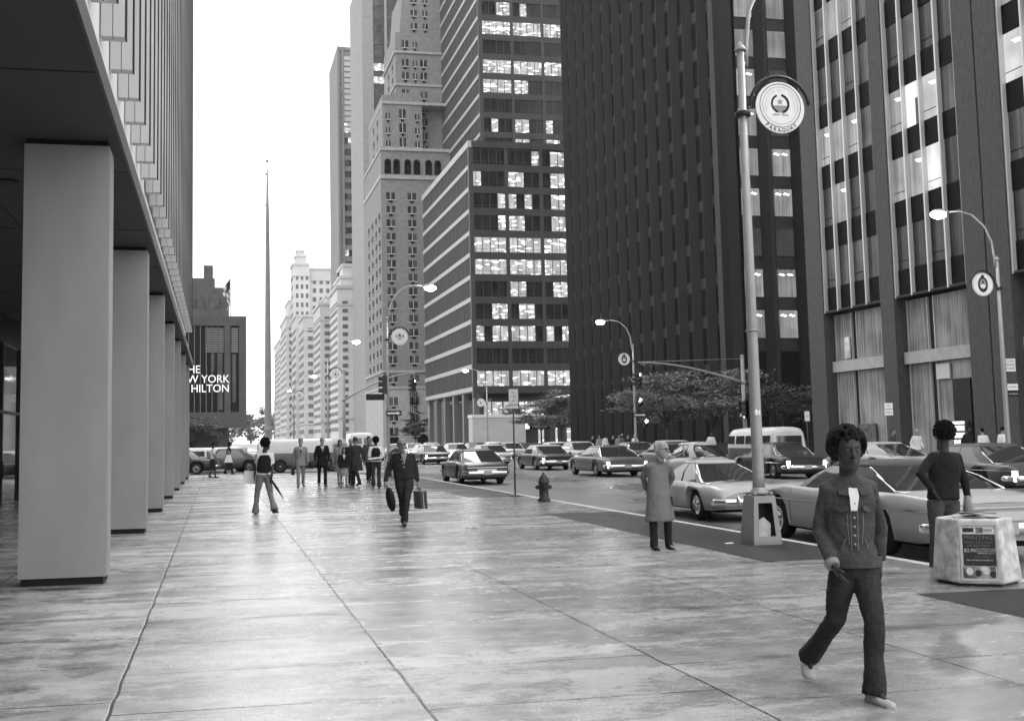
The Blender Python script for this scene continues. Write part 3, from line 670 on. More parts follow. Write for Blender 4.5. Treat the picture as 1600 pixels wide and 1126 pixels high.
def disc(mb, c, r, y, m=0, n=40, ry=None, a0=0, a1=2*PI):
    i = len(mb.v); ry = ry or r; mb.v.append((c[0], y, c[1]))
    for k in range(n+1):
        a = a0 + (a1-a0)*k/n; mb.v.append((c[0]+r*math.cos(a), y, c[1]+ry*math.sin(a)))
    for k in range(n): mb.f.append((i, i+1+k, i+2+k)); mb.mi.append(m); mb.sm.append(False)
def ringq(mb, c, r0, r1, y, m=0, n=48, a0=0, a1=2*PI):
    for k in range(n):
        a, b = a0+(a1-a0)*k/n, a0+(a1-a0)*(k+1)/n
        mb.quad((c[0]+r0*math.cos(a), y, c[1]+r0*math.sin(a)), (c[0]+r1*math.cos(a), y, c[1]+r1*math.sin(a)), (c[0]+r1*math.cos(b), y, c[1]+r1*math.sin(b)), (c[0]+r0*math.cos(b), y, c[1]+r0*math.sin(b)), m)
def country_sign(lamp, sx, z, R, kind, label=None):
    """round national emblem hung in a hooped bracket beside the pole; sx = side"""
    cx = sx * (R + .22)
    hp = MB(); hoop = [(sx*.06, 0, z - .05)] + [(cx - sx*(R+.09)*math.cos(a), 0, z + (R+.09)*math.sin(a)) for a in [PI*.04*k for k in range(1, 25)]]
    hp.tube(hoop, .028, 8); hp.tube([(0, 0, z-.12), (sx*.12, 0, z+.0)], .03, 8); hp.lathe([(.11, 0), (.12, .02), (.12, .06), (.11, .08)], (0, 0, z-.17), n=14)
    for a in (PI*.22, PI*.5, PI*.78): hp.tube([(cx+R*.95*math.cos(a), 0, z+R*.95*math.sin(a)), (cx+(R+.1)*math.cos(a), 0, z+(R+.1)*math.sin(a))], .012, 6)
    b_ = hp.build('sign_bracket', SIGNK, lamp)
    d = MB(); d.lathe([(R, -.012), (R, .012)], (cx, 0, z), 'y', 48)
    Z = z
    if kind == 'star':
        ringq(d, (cx, Z+.03), R*.83, R*.855, -.016, 1); ringq(d, (cx, Z+.03), R*.72, R*.735, -.016, 2)
        e = MB()
        ringq(d, (cx, Z+.06), R*.30, R*.38, -.016, 1, 40, PI*.62, PI*1.40); 
        for k in range(13):
            a = PI*1.62 + PI*.78*k/12; rr = R*.34; disc(d, (cx+rr*math.cos(a), Z+.06+rr*math.sin(a)), .022, -.0165, 1, 8)
        disc(d, (cx, Z+.03), R*.27, -.016, 2, 24, a0=PI, a1=2*PI)
        i = len(d.v); d.v.append((cx, -.017, Z+.09))
        for k in range(10):
            r_ = R*.14 if k % 2 == 0 else R*.06; a = PI/2 + k*PI/5; d.v.append((cx+r_*math.cos(a), -.017, Z+.09+r_*math.sin(a)))
        for k in range(10): d.f.append((i, i+1+k, i+1+(k+1) % 10)); d.mi.append(2); d.sm.append(False)
        for s_ in (-1, 1):
            for q in range(4): disc(d, (cx+s_*(.03+.03*q), Z-.11-.012*(q % 2)), .018, -.0165, 2, 7, ry=.01)
    elif kind == 'shield':
        ringq(d, (cx, Z), R*.86, R*.9, -.016, 2, 40, PI*1.1, PI*1.9); disc(d, (cx, Z+.02), R*.20, -.016, 1, 16, ry=R*.24); disc(d, (cx, Z), R*.10, -.018, 0, 12)
        for s_ in (-1, 1): disc(d, (cx+s_*R*.42, Z+.04), R*.09, -.016, 1 if s_ > 0 else 2, 10, ry=R*.22)
        disc(d, (cx, Z+R*.36), R*.2, -.016, 2, 12, ry=R*.07); disc(d, (cx, Z-R*.3), R*.36, -.016, 2, 14, ry=R*.05)
    elif kind == 'oval':
        ringq(d, (cx, Z), R*.93, R*.96, -.016, 2); disc(d, (cx, Z), R*.48, -.016, 1, 30, ry=R*.68); disc(d, (cx, Z+R*.04), R*.32, -.018, 2, 24, ry=R*.46); disc(d, (cx, Z-R*.14), R*.26, -.020, 0, 16, ry=R*.18); disc(d, (cx, Z+R*.2), R*.07, -.020, 1, 8, ry=R*.2); disc(d, (cx, Z+R*.72), R*.16, -.017, 1, 10, ry=R*.12)
    else:
        ringq(d, (cx, Z), R*.5, R*.6, -.016, 2); disc(d, (cx, Z), R*.24, -.016, 1, 14); disc(d, (cx+R*.1, Z+R*.06), R*.10, -.018, 0, 9)
    s_o = d.build('round_sign', (SIGNW, SIGNK, SIGNG), lamp)
    if kind == 'star':
        RT = R * .90
        for k, ch in enumerate('PARAGUAY'):
            a = -PI/2 - .70 + 1.40*k/7
            M = Matrix.Translation((cx + RT*math.cos(a), -.018, Z + RT*math.sin(a)+.0)) @ Matrix.Rotation(-(a + PI/2), 4, 'Y') @ FACE
            text('sign_letter', ch, .09, SIGNK, s_o, M, ext=.001)
        for k, ch in enumerate('REPUBLICA DEL PARAGUAY'):
            a = PI*1.10 - PI*1.2*k/21
            M = Matrix.Translation((cx + R*.6*math.cos(a), -.018, Z+.03 + R*.6*math.sin(a))) @ Matrix.Rotation(-(a - PI/2), 4, 'Y') @ FACE
            text('sign_letter', ch, .045, mat('faint_letter', .5, .5), s_o, M, ext=.0005)
    return s_o
def lamp(x, y, sx, label, kind=None, near=False, zt=7.6, lit=True, R=.41, sz=6.72):
    L = thing('street_lamp', label, 'street lamp', (x, y, 0), 0, 'tall street lamps along both kerbs')
    p = MB(); p.tube([(0, 0, .72), (0, 0, 1.0), (0, 0, 4), (0, 0, zt)], [.1, .092, .078, .055], 8 if near else 8)
    p.lathe([(.085, 0), (.09, .03), (.04, .1), (.01, .15)], (0, 0, zt), n=12); p.lathe([(.15, 0), (.15, .03), (.11, .07), (.10, .1)], (0, 0, .74), n=16)
    p.lathe([(.10, 0), (.10, .02)], (0, 0, 3.2), n=12)
    p.build('pole', POLE, L)
    a = MB(); pts = [(sx*.09, 0, zt-.25), (sx*.1, 0, zt+.1), (sx*.17, 0, zt+.65), (sx*.42, 0, zt+1.2), (sx*.9, 0, zt+1.6), (sx*1.4, 0, zt+1.72), (sx*1.95, 0, zt+1.68)]
    a.tube(pts, [.035, .035, .034, .032, .03, .028, .026], 8); a.tube([(0, 0, zt-.2), (sx*.09, 0, zt-.2)], .03, 6); a.tube([(0, 0, zt-.05), (sx*.09, 0, zt-.05)], .03, 6)
    a.build('arm', POLE, L)
    h = MB(); h.ball((sx*2.15, 0, zt+1.68), (.34, .14, .10), 8); h = h.build('lamp_head', POLE, L)
    g_ = MB(); g_.ball((sx*2.22, 0, zt+1.58), (.30, .17, .16), 8); g_.build('lamp_glass', LAMPG if lit else SIGNW, h)
    ped = MB()
    w0, w1 = .225, .17
    ped.prism([(-w0, -w0), (w0, -w0), (w0, w0), (-w0, w0)], 0, .06)
    # tapered box with an open arched front
    for (ax, ay, bx, by) in ((w0, -w0, w0, w0), (w0, w0, -w0, w0), (-w0, w0, -w0, -w0)):
        s = w1 / w0; ped.quad((ax, ay, .06), (bx, by, .06), (bx*s, by*s, .72), (ax*s, ay*s, .72))
    ped.quad((-w1, -w1, .72), (w1, -w1, .72), (w1, w1, .72), (-w1, w1, .72))
    def fr_(u, t): w = w0 + (w1-w0)*t; return (w*u, -w, .06 + .66*t)
    ped.quad(fr_(-1, 0), fr_(-.62, 0), fr_(-.62, 1), fr_(-1, 1)); ped.quad(fr_(.62, 0), fr_(1, 0), fr_(1, 1), fr_(.62, 1)); ped.quad(fr_(-.62, .84), fr_(.62, .84), fr_(.62, 1), fr_(-.62, 1)); ped.quad(fr_(-.62, 0), fr_(.62, 0), fr_(.62, .1), fr_(-.62, .1))
    ped.quad((-.15, -.02, .06), (.15, -.02, .06), (.13, -.02, .66), (-.13, -.02, .66), 1)
    ped.quad((-.15, -.2, .07), (.15, -.2, .07), (.15, -.02, .07), (-.15, -.02, .07), 1)
    for q in range(4): ped.ball(((-1)**q*.13, (-1)**(q//2)*.13, .75), .03, 5)
    pd = ped.build('pedestal', (POLE, DARKM), L)
    if near:
        pp_ = MB(); pp_.prism([(-.11, .08), (.10, .08), (.11, .30), (.0, .40), (-.08, .36)], -.12, -.1, axis=1); pp_.build('torn_notice', mat('torn_paper', .55, .8, .2, 12), pd)
        st_ = MB(); st_.ball((-.01, -.075, 1.96), (.05, .012, .06), 6); st_.build('sticker', SIGNW, L)
    if kind: country_sign(L, sx, sz, R, kind)
    return L
LN = lamp(8.0, 15.75, 1, 'grey street lamp with square pedestal and round white PARAGUAY sign', 'star', True)
L2 = lamp(8.2, 54.6, 1, 'lit street lamp with a coat of arms sign beside the mailbox and one way arrow', 'shield')
lamp(8.2, 85.3, 1, 'lit street lamp with a small round sign in front of the pale blocks', 'wreath')
lamp(8.2, 124, 1, 'distant kerb lamp between the mast and the pale blocks', 'wreath', zt=7.2); lamp(8.2, 167, 1, 'farthest lit street lamp on the plaza side of the avenue', 'wreath')
lamp(27.0, 34.5, -1, 'lit street lamp with oval crest sign before the granite pier tower', 'oval')
L3 = lamp(27.1, 70.4, -1, 'lit street lamp carrying traffic signals before the dark granite tower', 'oval')
lamp(27.1, 112, -1, 'lit street lamp in front of the striped office block and its hut', 'wreath', zt=7.0, sz=5.3)

def signal(parent, loc, face=(0, -1), lit=0, name='traffic_signal', n=3, s=1.0, off=False):
    """a three lens head; face = direction the lenses look"""
    fx, fy = face; px_, py_ = -fy, fx
    h = MB(); w = .15*s; hh = .30*n*s
    def P(u, v, d): return (loc[0] + px_*u + fx*d, loc[1] + py_*u + fy*d, loc[2] + v)
    i = len(h.v)
    pts = [P(a*w, b*hh/2, c) for b in (-1, 1) for a, c in ((-1, 0), (1, 0), (1, -.2*s), (-1, -.2*s))]
    h.v += pts
    for q in ((0, 3, 2, 1), (4, 5, 6, 7), (0, 1, 5, 4), (1, 2, 6, 5), (2, 3, 7, 6), (3, 0, 4, 7)): h.f.append(tuple(i+k for k in q)); h.mi.append(0); h.sm.append(False)
    for k in range(n):
        zc = hh/2 - .30*s*(k+.5)
        ring = [[P(.125*s*math.cos(2*PI*q/14), zc + .125*s*math.sin(2*PI*q/14), d) for q in range(14)] for d in (0.0, .16*s)]
        rr_ = MB(); 
        for q in range(10):
            a, b = 2*PI*(q-1.5)/14, 2*PI*(q-.5)/14
            h.quad(P(.13*s*math.cos(a), zc+.13*s*math.sin(a), .0), P(.13*s*math.cos(b), zc+.13*s*math.sin(b), 0), P(.13*s*math.cos(b), zc+.13*s*math.sin(b), .2*s), P(.13*s*math.cos(a), zc+.13*s*math.sin(a), .2*s), 0)
    o = h.build('signal_housing', SIGH, parent)
    for k in range(n):
        zc = hh/2 - .30*s*(k+.5); l_ = MB(); i = 0; l_.v = [P(0, zc, .01)] + [P(.11*s*math.cos(2*PI*q/14), zc+.11*s*math.sin(2*PI*q/14), .01) for q in range(14)]
        for q in range(14): l_.f.append((0, 1+q, 1+(q+1) % 14)); l_.mi.append(0); l_.sm.append(False)
        l_.build('lens', SIGL if k == lit else SIGO, o)
    return o
def signal_set(name, label, loc, faces, lit=0, group='traffic signals of the crossings', n=3, s=1.0):
    t = thing(name, label, 'traffic signal', loc, 0, group)
    for f in faces: signal(t, (f[0]*.12, f[1]*.12, 0), f, lit, n=n, s=s)
    c = MB(); c.tube([(0, 0, .45*s), (0, 0, .62*s)], .03, 6); c.build('hanger', SIGH, t); return t
def mast_arm(x, y, sx, reach, z0, z1, zt, label):
    t = thing('signal_mast', label, 'signal mast', (x, y, 0), 0, 'signal masts reaching over the avenue')
    p = MB(); p.tube([(0, 0, 0), (0, 0, zt)], [.12, .09], 10); p.ball((0, 0, zt), .11, 5); p.lathe([(.13, 0), (.13, .2)], (0, 0, z0-.1), n=12); p.build('pole', POLE, t)
    a = MB(); n = 9; pts = [(sx*reach*k/n, 0, z0 + (z1-z0)*math.sin(k/n*PI/2)) for k in range(n+1)]
    a.tube(pts, [.07 - .035*k/n for k in range(n+1)], 8); a.build('arm', POLE, t)
    w_ = MB(); w_.tube([(0, 0, zt-.1), (sx*reach*.9, 0, z1+.03)], .012, 5); w_.build('guy_wire', POLE, t)
    return t
mast_arm(26.95, 54.3, -1, 5.75, 4.33, 5.39, 5.67, 'grey signal mast curving left in front of the dark granite tower')
mast_arm(8.4, 76.0, 1, 4.95, 4.4, 6.2, 6.4, 'signal mast arm sloping up from the plaza corner towards the hotel')
mast_arm(27.4, 146.0, -1, 4.8, 4.4, 5.7, 6.0, 'distant signal mast with a short arm before the brick hotel')
signal_set('traffic_signal', 'traffic signal with a lit top lens hung from the sloping arm', (13.2, 76, 5.35), [(0, -1), (-1, 0)])
signal_set('traffic_signal', 'upper traffic signal on the lamp pole before the dark tower', (27.3, 70.15, 5.35), [(.3, -.95), (-1, 0)])
signal_set('traffic_signal', 'lower traffic signal on the lamp pole before the dark tower', (27.25, 70.1, 3.85), [(.3, -.95)], n=2)
signal_set('traffic_signal', 'traffic signal facing sideways on the lamp pole beside the mailbox', (8.05, 54.4, 4.35), [(-1, 0)], lit=9)
signal_set('traffic_signal', 'traffic signal halfway up the curved mast pole facing the side street', (26.95, 54.1, 2.9), [(-1, 0), (1, 0)], lit=2)
signal_set('pedestrian_signal', 'lit pedestrian signal low on the lamp pole before the dark tower', (27.73, 70.2, 2.45), [(0, -1)], n=2, s=.9)
def plate_sign(name, label, loc, w, h, lines=None, m=None, pole=True, dark=False, poleh=None, group=None, arrow=False, size=None):
    t = thing(name, label, 'sign', loc, 0, group)
    if pole: p = MB(); p.tube([(0, .03, 0), (0, .03, poleh or 3.05)], .025, 8); p.lathe([(.16, 0), (.16, .02), (.05, .05)], (0, .03, 0), n=12); p.build('post', POLED, t)
    z = (poleh or 3.05) - h/2 - .02 if pole else 0
    s = MB(); s.box(-w/2, w/2, -.012, .0, z-h/2, z+h/2); o = s.build('plate', m or SIGNW, t)
    if arrow:
        a = MB(); a.prism([(-w*.42, z-h*.18), (w*.22, z-h*.18), (w*.22, z-h*.36), (w*.44, z), (w*.22, z+h*.36), (w*.22, z+h*.18), (-w*.42, z+h*.18)], -.016, -.013, axis=1); a.build('arrow', SIGNW, o)
    for k, ln in enumerate(lines or []):
        sz = size or h/(len(lines)+.6)*1.05
        text('lettering', ln, sz, SIGNW if dark else SIGNK, o, Matrix.Translation((0, -.016, z + h/2 - (k+.8)*h/(len(lines)+.6))) @ FACE, ext=.001)
    return t
plate_sign('bus_stop_sign', 'tall narrow sign plate on a thin dark post near the hydrant', (8.25, 30.9, 0), .27, .55, ['BUS', 'STOP', 'NO', 'STANDING'], mat('weathered_sign', .42, .5, .15, 8), size=.055)
plate_sign('one_way_sign', 'one way arrow sign on the lamp pole beside the mailbox', (8.45, 54.35, 2.95), .75, .24, [], SIGNK, pole=False, arrow=True)
plate_sign('one_way_sign', 'one way arrow sign on the lamp pole before the dark tower', (27.35, 70.15, 3.0), .95, .26, [], SIGNK, pole=False, arrow=True)
plate_sign('street_name_sign', 'small dark street name plate on the lamp pole beside the mailbox', (7.55, 54.4, 3.75), .9, .3, [], SIGNK, pole=False, dark=True)
plate_sign('tow_away_sign', 'white TOW AWAY ZONE plate on the right hand lamp pole', (27.5, 34.8, 3.9), .42, .45, ['TOW', 'AWAY', 'ZONE'], pole=False)
plate_sign('parking_sign', 'white plate with black border above a dark plate under the tow away plate', (27.55, 34.8, 3.12), .42, .22, ['STANDING'], pole=False, size=.07)
plate_sign('parking_sign', 'dark no parking plate lowest on the right hand lamp pole', (27.55, 34.8, 2.88), .42, .22, ['NO PARKING'], SIGNK, pole=False, dark=True, size=.06)
plate_sign('notice_sign', 'square white notice plate on a post before the first street bay of the pier tower', (26.6, 40.9, 0), .37, .5, ['NO', 'PARKING', 'TODAY'], size=.08, poleh=2.8)
plate_sign('bus_sign', 'small white bus stop plate on a thin post left of the pier tower corner', (29.5, 52.5, 0), .27, .5, ['BUS'], size=.1, poleh=2.75)
# hydrant
h = MB(); h.lathe([(.17, 0), (.17, .05), (.125, .07), (.12, .44), (.15, .46), (.15, .5), (.13, .52), (.12, .58), (.08, .65), (.035, .68), (.03, .74), (.015, .75)], n=20); hy = h.build('fire_hydrant', mat('hydrant_iron', .035, .45, .3, 8), loc=(8.32, 28.3, 0)); tag(hy, 'dark cast iron fire hydrant at the wet kerb', 'hydrant')
for a in (.2, PI - .3, -PI/2): n_ = MB(); n_.tube([(.1*math.cos(a), .1*math.sin(a), .36), (.2*math.cos(a), .2*math.sin(a), .36)], [.055, .06], 10); n_.tube([(.2*math.cos(a), .2*math.sin(a), .36), (.235*math.cos(a), .235*math.sin(a), .36)], .022, 6); n_.build('hose_cap', MATS['hydrant_iron'], hy)
# mailbox
mb_ = MB(); mb_.prism([(-.27, .3), (.27, .3), (.27, 1.0)] + [(.27*math.cos(a), 1.0+.27*math.sin(a)) for a in [PI*k/12 for k in range(1, 12)]] + [(-.27, 1.0)], -.25, .25, axis=1)
for a in (-1, 1):
    for c in (-1, 1): mb_.box(a*.23-.03, a*.23+.03, c*.21-.03, c*.21+.03, 0, .3)
mbx = mb_.build('mailbox', mat('mailbox_paint', .04, .4), loc=(7.85, 50.3, 0)); tag(mbx, 'dark round topped mailbox by the lamp pole', 'mailbox')
pl_ = MB(); pl_.box(-.09, .09, -.262, -.253, .78, 1.0); pl_.build('label_plate', SIGNW, mbx); pl_ = MB(); pl_.box(-.2, .2, -.28, -.253, 1.05, 1.09); pl_.build('pull_handle', POLE, mbx)

# concrete litter container with its poster
CONC = mat('rough_concrete', .48, .85, .35, 9, .4, 50)
BX = thing('litter_container', 'tapered concrete litter container carrying a printing poster', 'litter bin', (8.08, 10.95, 0), -math.radians(31))
def hexa(r, y=1.0): return [(r*math.cos(PI/6 + PI/3*k + PI/6*0 - PI/2 - PI/6 + PI/3), r*math.sin(PI/6 + PI/3*k - PI/2 - PI/6 + PI/3)) for k in range(6)]
def hexp(r): return [(r*math.cos(-PI/2 + PI/6 + PI/3*k), r*math.sin(-PI/2 + PI/6 + PI/3*k)) for k in range(6)]
c = MB(); rings = [[(x, y, z) for x, y in hexp(r)] for r, z in ((.43, .03), (.445, .045), (.385, .68), (.37, .70), (.30, .70), (.29, .40))]
c.loft(rings, sm=False, caps=False); c.v += [(x, y, .4) for x, y in hexp(.29)]; n0 = len(c.v); c.f.append(tuple(range(n0-6, n0))); c.mi.append(1); c.sm.append(False)
bevel(c.build('concrete_body', (CONC, DARKM), BX), .012, 2)
c = MB(); c.loft([[(x, y, z) for x, y in hexp(.40)] for z in (0, .03)], sm=False); c.build('foot', DARKM, BX)
ap0, ap1 = .445*math.cos(PI/6), .385*math.cos(PI/6)
def fp_(u, t, off=.0): return (u, -(ap0 + (ap1-ap0)*((t-.045)/.635)) - off, t)
def rect(mb, u0, u1, t0, t1, off, m=0): mb.quad(fp_(u0, t0, off), fp_(u1, t0, off), fp_(u1, t1, off), fp_(u0, t1, off), m)
fr_ = MB()
for u0, u1, t0, t1 in ((-.185, .185, .06, .08), (-.185, .185, .635, .655), (-.185, -.168, .08, .635), (.168, .185, .08, .635)):
    P = [fp_(u0, t0, .001), fp_(u1, t0, .001), fp_(u1, t1, .001), fp_(u0, t1, .001)]; Q = [(p[0], p[1]-.014, p[2]) for p in P]; fr_.loft([P, Q], sm=False)
fr_.build('poster_frame', mat('frame_metal', .42, .5), BX)
PW, PK, PG = mat('poster_white', .55, .7, .2, 20), mat('poster_black', .03, .6), mat('poster_photo', .2, .7, .9, 9)
ps = MB(); rect(ps, -.168, .168, .08, .635, .003, 0); rect(ps, -.155, .160, .215, .545, .005, 1); rect(ps, -.165, .15, .085, .21, .005, 2); rect(ps, -.148, -.04, .565, .61, .005, 1); rect(ps, -.02, .05, .555, .615, .005, 2)
for k, (u, t, r_) in enumerate(((-.10, .16, .035), (-.02, .14, .03), (.06, .17, .035), (.12, .13, .03), (.02, .19, .02))):
    i = len(ps.v); ps.v.append(fp_(u, t, .007)); 
    for q in range(12): ps.v.append(fp_(u+r_*math.cos(q*PI/6), t+r_*1.2*math.sin(q*PI/6), .007))
    for q in range(12): ps.f.append((i, i+1+q, i+1+(q+1) % 12)); ps.mi.append(k % 2); ps.sm.append(False)
po = ps.build('poster', (PW, PK, PG), BX)
tilt = math.atan2(ap0-ap1, .635)
def ptext(s_, u, t, size, m, sx=1.0, al='CENTER'): text('lettering', s_, size, m, po, Matrix.Translation(fp_(u, t, .009)) @ Matrix.Rotation(-tilt, 4, 'X') @ FACE, al, .0005, sx)
ptext('PRINTING', 0, .508, .062, mat('poster_grey_letter', .16, .6), 1.0); ptext('WHILE YOU WAIT', 0, .46, .034, MATS['poster_grey_letter']); ptext('OR DELIVERED', 0, .425, .034, MATS['poster_grey_letter'])
ptext('$2.90', -.09, .375, .05, PW); ptext('100 COPIES OF ANY', .065, .39, .022, PW); ptext('BLACK AND WHITE', .065, .368, .022, PW); ptext('ORIGINAL 8 X 11', .065, .346, .022, PW)
ptext('ALSO OFFSET', .03, .31, .024, MATS['poster_grey_letter']); ptext('CALL FOR PRICES AND SERVICE', .0, .275, .02, PW, .9); ptext('LETTERS', .08, .585, .03, PK)
np_ = MB(); r_ = random.Random(3)
for k in range(9):
    x, y, a, w = r_.uniform(-.2, .2), r_.uniform(-.15, .15), r_.uniform(0, 3), r_.uniform(.08, .16); z = .705 + .004*k
    np_.quad(*[(x + w*math.cos(a+q*PI/2), y + .7*w*math.sin(a+q*PI/2), z + r_.uniform(0, .02)) for q in range(4)], m=k % 2)
tag(np_.build('newspaper_heap', (mat('newsprint', .3, .8, .4, 14), mat('dark_print', .06, .8, .5, 14)), loc=(8.08, 10.95, 0)), 'crumpled newspapers and wrappers lying over the litter container top', 'papers')
# small litter on the plaza
for (x, y, s, lb) in ((7.55, 15.9, .07, 'flat scrap of white paper on the dark strip near the lamp'), (8.0, 9.75, .04, 'tiny white scrap below the litter container'), (4.55, 20.2, .10, 'dark flat scrap lying on the plaza ahead of the old man'), (3.0, 36.5, .12, 'crumpled pale paper on the wet plaza behind the walkers')):
    q = MB(); q.quad((-s, -s*.4, .008), (s, -s*.5, .01), (s*.9, s*.5, .022), (-s*.8, s*.5, .012), 0); tag(q.build('paper_scrap', SIGNK if 'dark flat' in lb else SIGNW, loc=(x, y, .0)), lb, 'litter')

# ================================================================= TREES
BARK = mat('tree_bark', .06, .9, .3, 6)
def tree(name, label, x, y, h, w, d, n, seed, s0=.10, s1=.22, base=.42, group=None, m=None, layers=7):
    r = random.Random(seed); T_ = thing(name, label, 'tree', (x, y, 0), 0, group)
    t = MB(); t.tube([(0, 0, 0), (.05, 0, h*.22), (0, .05, h*.45)], [.16, .12, .09], 8)
    tips = []
    for k in range(layers + 3):
        a = 2*PI*k/(layers+3) + r.uniform(-.3, .3); L_ = w * r.uniform(.55, 1.0); zt = h*r.uniform(base+.05, .95)
        e = (L_*math.cos(a), d*r.uniform(.5, 1)*math.sin(a), zt); mid = (e[0]*.45, e[1]*.45, h*.38 + (zt-h*.38)*.65)
        t.tube([(0, 0, h*r.uniform(.25, .42)), mid, e], [.07, .045, .015], 6); tips.append((mid, e))
    t.build('trunk', BARK, T_)
    c = MB()
    clumps = []
    for mid, e in tips:
        for q in range(5): f = r.uniform(.3, 1.1); clumps.append((mid[0]+(e[0]-mid[0])*f + r.gauss(0, .12*w), mid[1]+(e[1]-mid[1])*f + r.gauss(0, .12*d), mid[2]+(e[2]-mid[2])*f + r.gauss(0, .05*h), r.uniform(.16, .34)*w))
    for _ in range(n):
        cx, cy, cz, rr = r.choice(clumps); P = Vector((cx + r.gauss(0, .55)*rr, cy + r.gauss(0, .5)*rr, cz + r.gauss(0, .10)*rr)); s = r.uniform(s0, s1)
        a = Vector((r.gauss(0, 1), r.gauss(0, 1), r.gauss(0, .35))).normalized()*s; b = Vector((r.gauss(0, 1), r.gauss(0, 1), r.gauss(0, .45))).normalized()*s*.5
        c.quad(P-a, P-b, P+a, P+b)
    c.build('crown', m or LEAF, T_); return T_
LEAF2 = mat('leaf_mid', .17, .6, .35, 2)
tree('plaza_tree', 'wide feathery tree left of the curved mast before the dark tower', 36.2, 87, 6.9, 4.8, 3.5, 8500, 11, group='feathery trees before the dark granite tower', m=LEAF2)
tree('plaza_tree', 'feathery tree directly behind the curved mast pole', 40.9, 88, 7.4, 4.8, 3.5, 8500, 12, group='feathery trees before the dark granite tower', m=LEAF2)
tree('plaza_tree', 'feathery tree beside the corner pier of the granite tower', 47.2, 89, 6.8, 4.6, 3.5, 6000, 13, group='feathery trees before the dark granite tower')
tree('kerb_tree', 'leafy tree in front of the lit street storey of the striped block', 43.9, 150, 8.3, 4.4, 4, 6000, 21, .12, .26, group='pair of trees by the striped block', m=LEAF2)
tree('kerb_tree', 'leafy tree against the left end of the dark granite tower', 47.4, 152, 8.2, 4.0, 4, 5000, 22, .12, .26, group='pair of trees by the striped block', m=LEAF2)
tree('corner_tree', 'low dark bushy tree under the hotel sign wing', -1.9, 86, 3.9, 2.7, 2, 5000, 31, .07, .15, base=.35)
tree('corner_tree', 'small tree near the arched street door of the brick hotel', 45.8, 262, 7, 3.5, 2, 2500, 33, .2, .4)
# ================================================================= VEHICLES (front towards +Y, origin on the ground under the rear axle)
GLASS = mat('car_glass', .03, .04, spec=1.0); TYRE = mat('tyre_rubber', .02, .8); RIM = mat('wheel_rim', .18, .35, metal=.6); UNDER = mat('underbody', .008, .8)
TAIL = mat('tail_lens', .10, .2); TAILON = mat('tail_lens_lit', .8, .3, emit=3.0); PLATE = mat('number_plate', .35, .5); SEAM = mat('panel_seam', .015, .6); RUBBER = mat('grille_black', .02, .5)
def paint(name, v): return mat(name, v, .4, .05, 3, coat=.45)
def sm1(a, k=3):
    for _ in range(k):
        b = a.copy(); b[1:-1] = .25*a[:-2] + .5*a[1:-1] + .25*a[2:]; a = b
    return a
def wheel(parent, x, y, r, w, cap='chrome', side=1, white=False):
    t = MB(); t.lathe([(r*.62, -w/2), (r*.93, -w/2), (r, -w*.36), (r, w*.36), (r*.93, w/2), (r*.62, w/2)], (0, 0, 0), 'x', 24, caps=False)
    wo = t.build('tyre', TYRE); 
    W = empty('wheel', (x, y, r)); W.parent = parent; wo.parent = W
    rm = MB(); s = side; rm.lathe([(r*.66, -w*.3*s), (r*.66, w*.44*s), (r*.58, w*.47*s), (r*.52, w*.34*s), (r*.3, w*.38*s), (r*.28, w*.46*s), (r*.12, w*.5*s), (.005, w*.5*s)], (0, 0, 0), 'x', 20)
    rm.build('rim', CHROME if cap == 'chrome' else RIM, W)
    if white: q = MB(); q.lathe([(r*.74, w*.505*s), (r*.84, w*.5*s)], (0, 0, 0), 'x', 24, caps=False); q.build('whitewall', SIGNW, W)
    return W
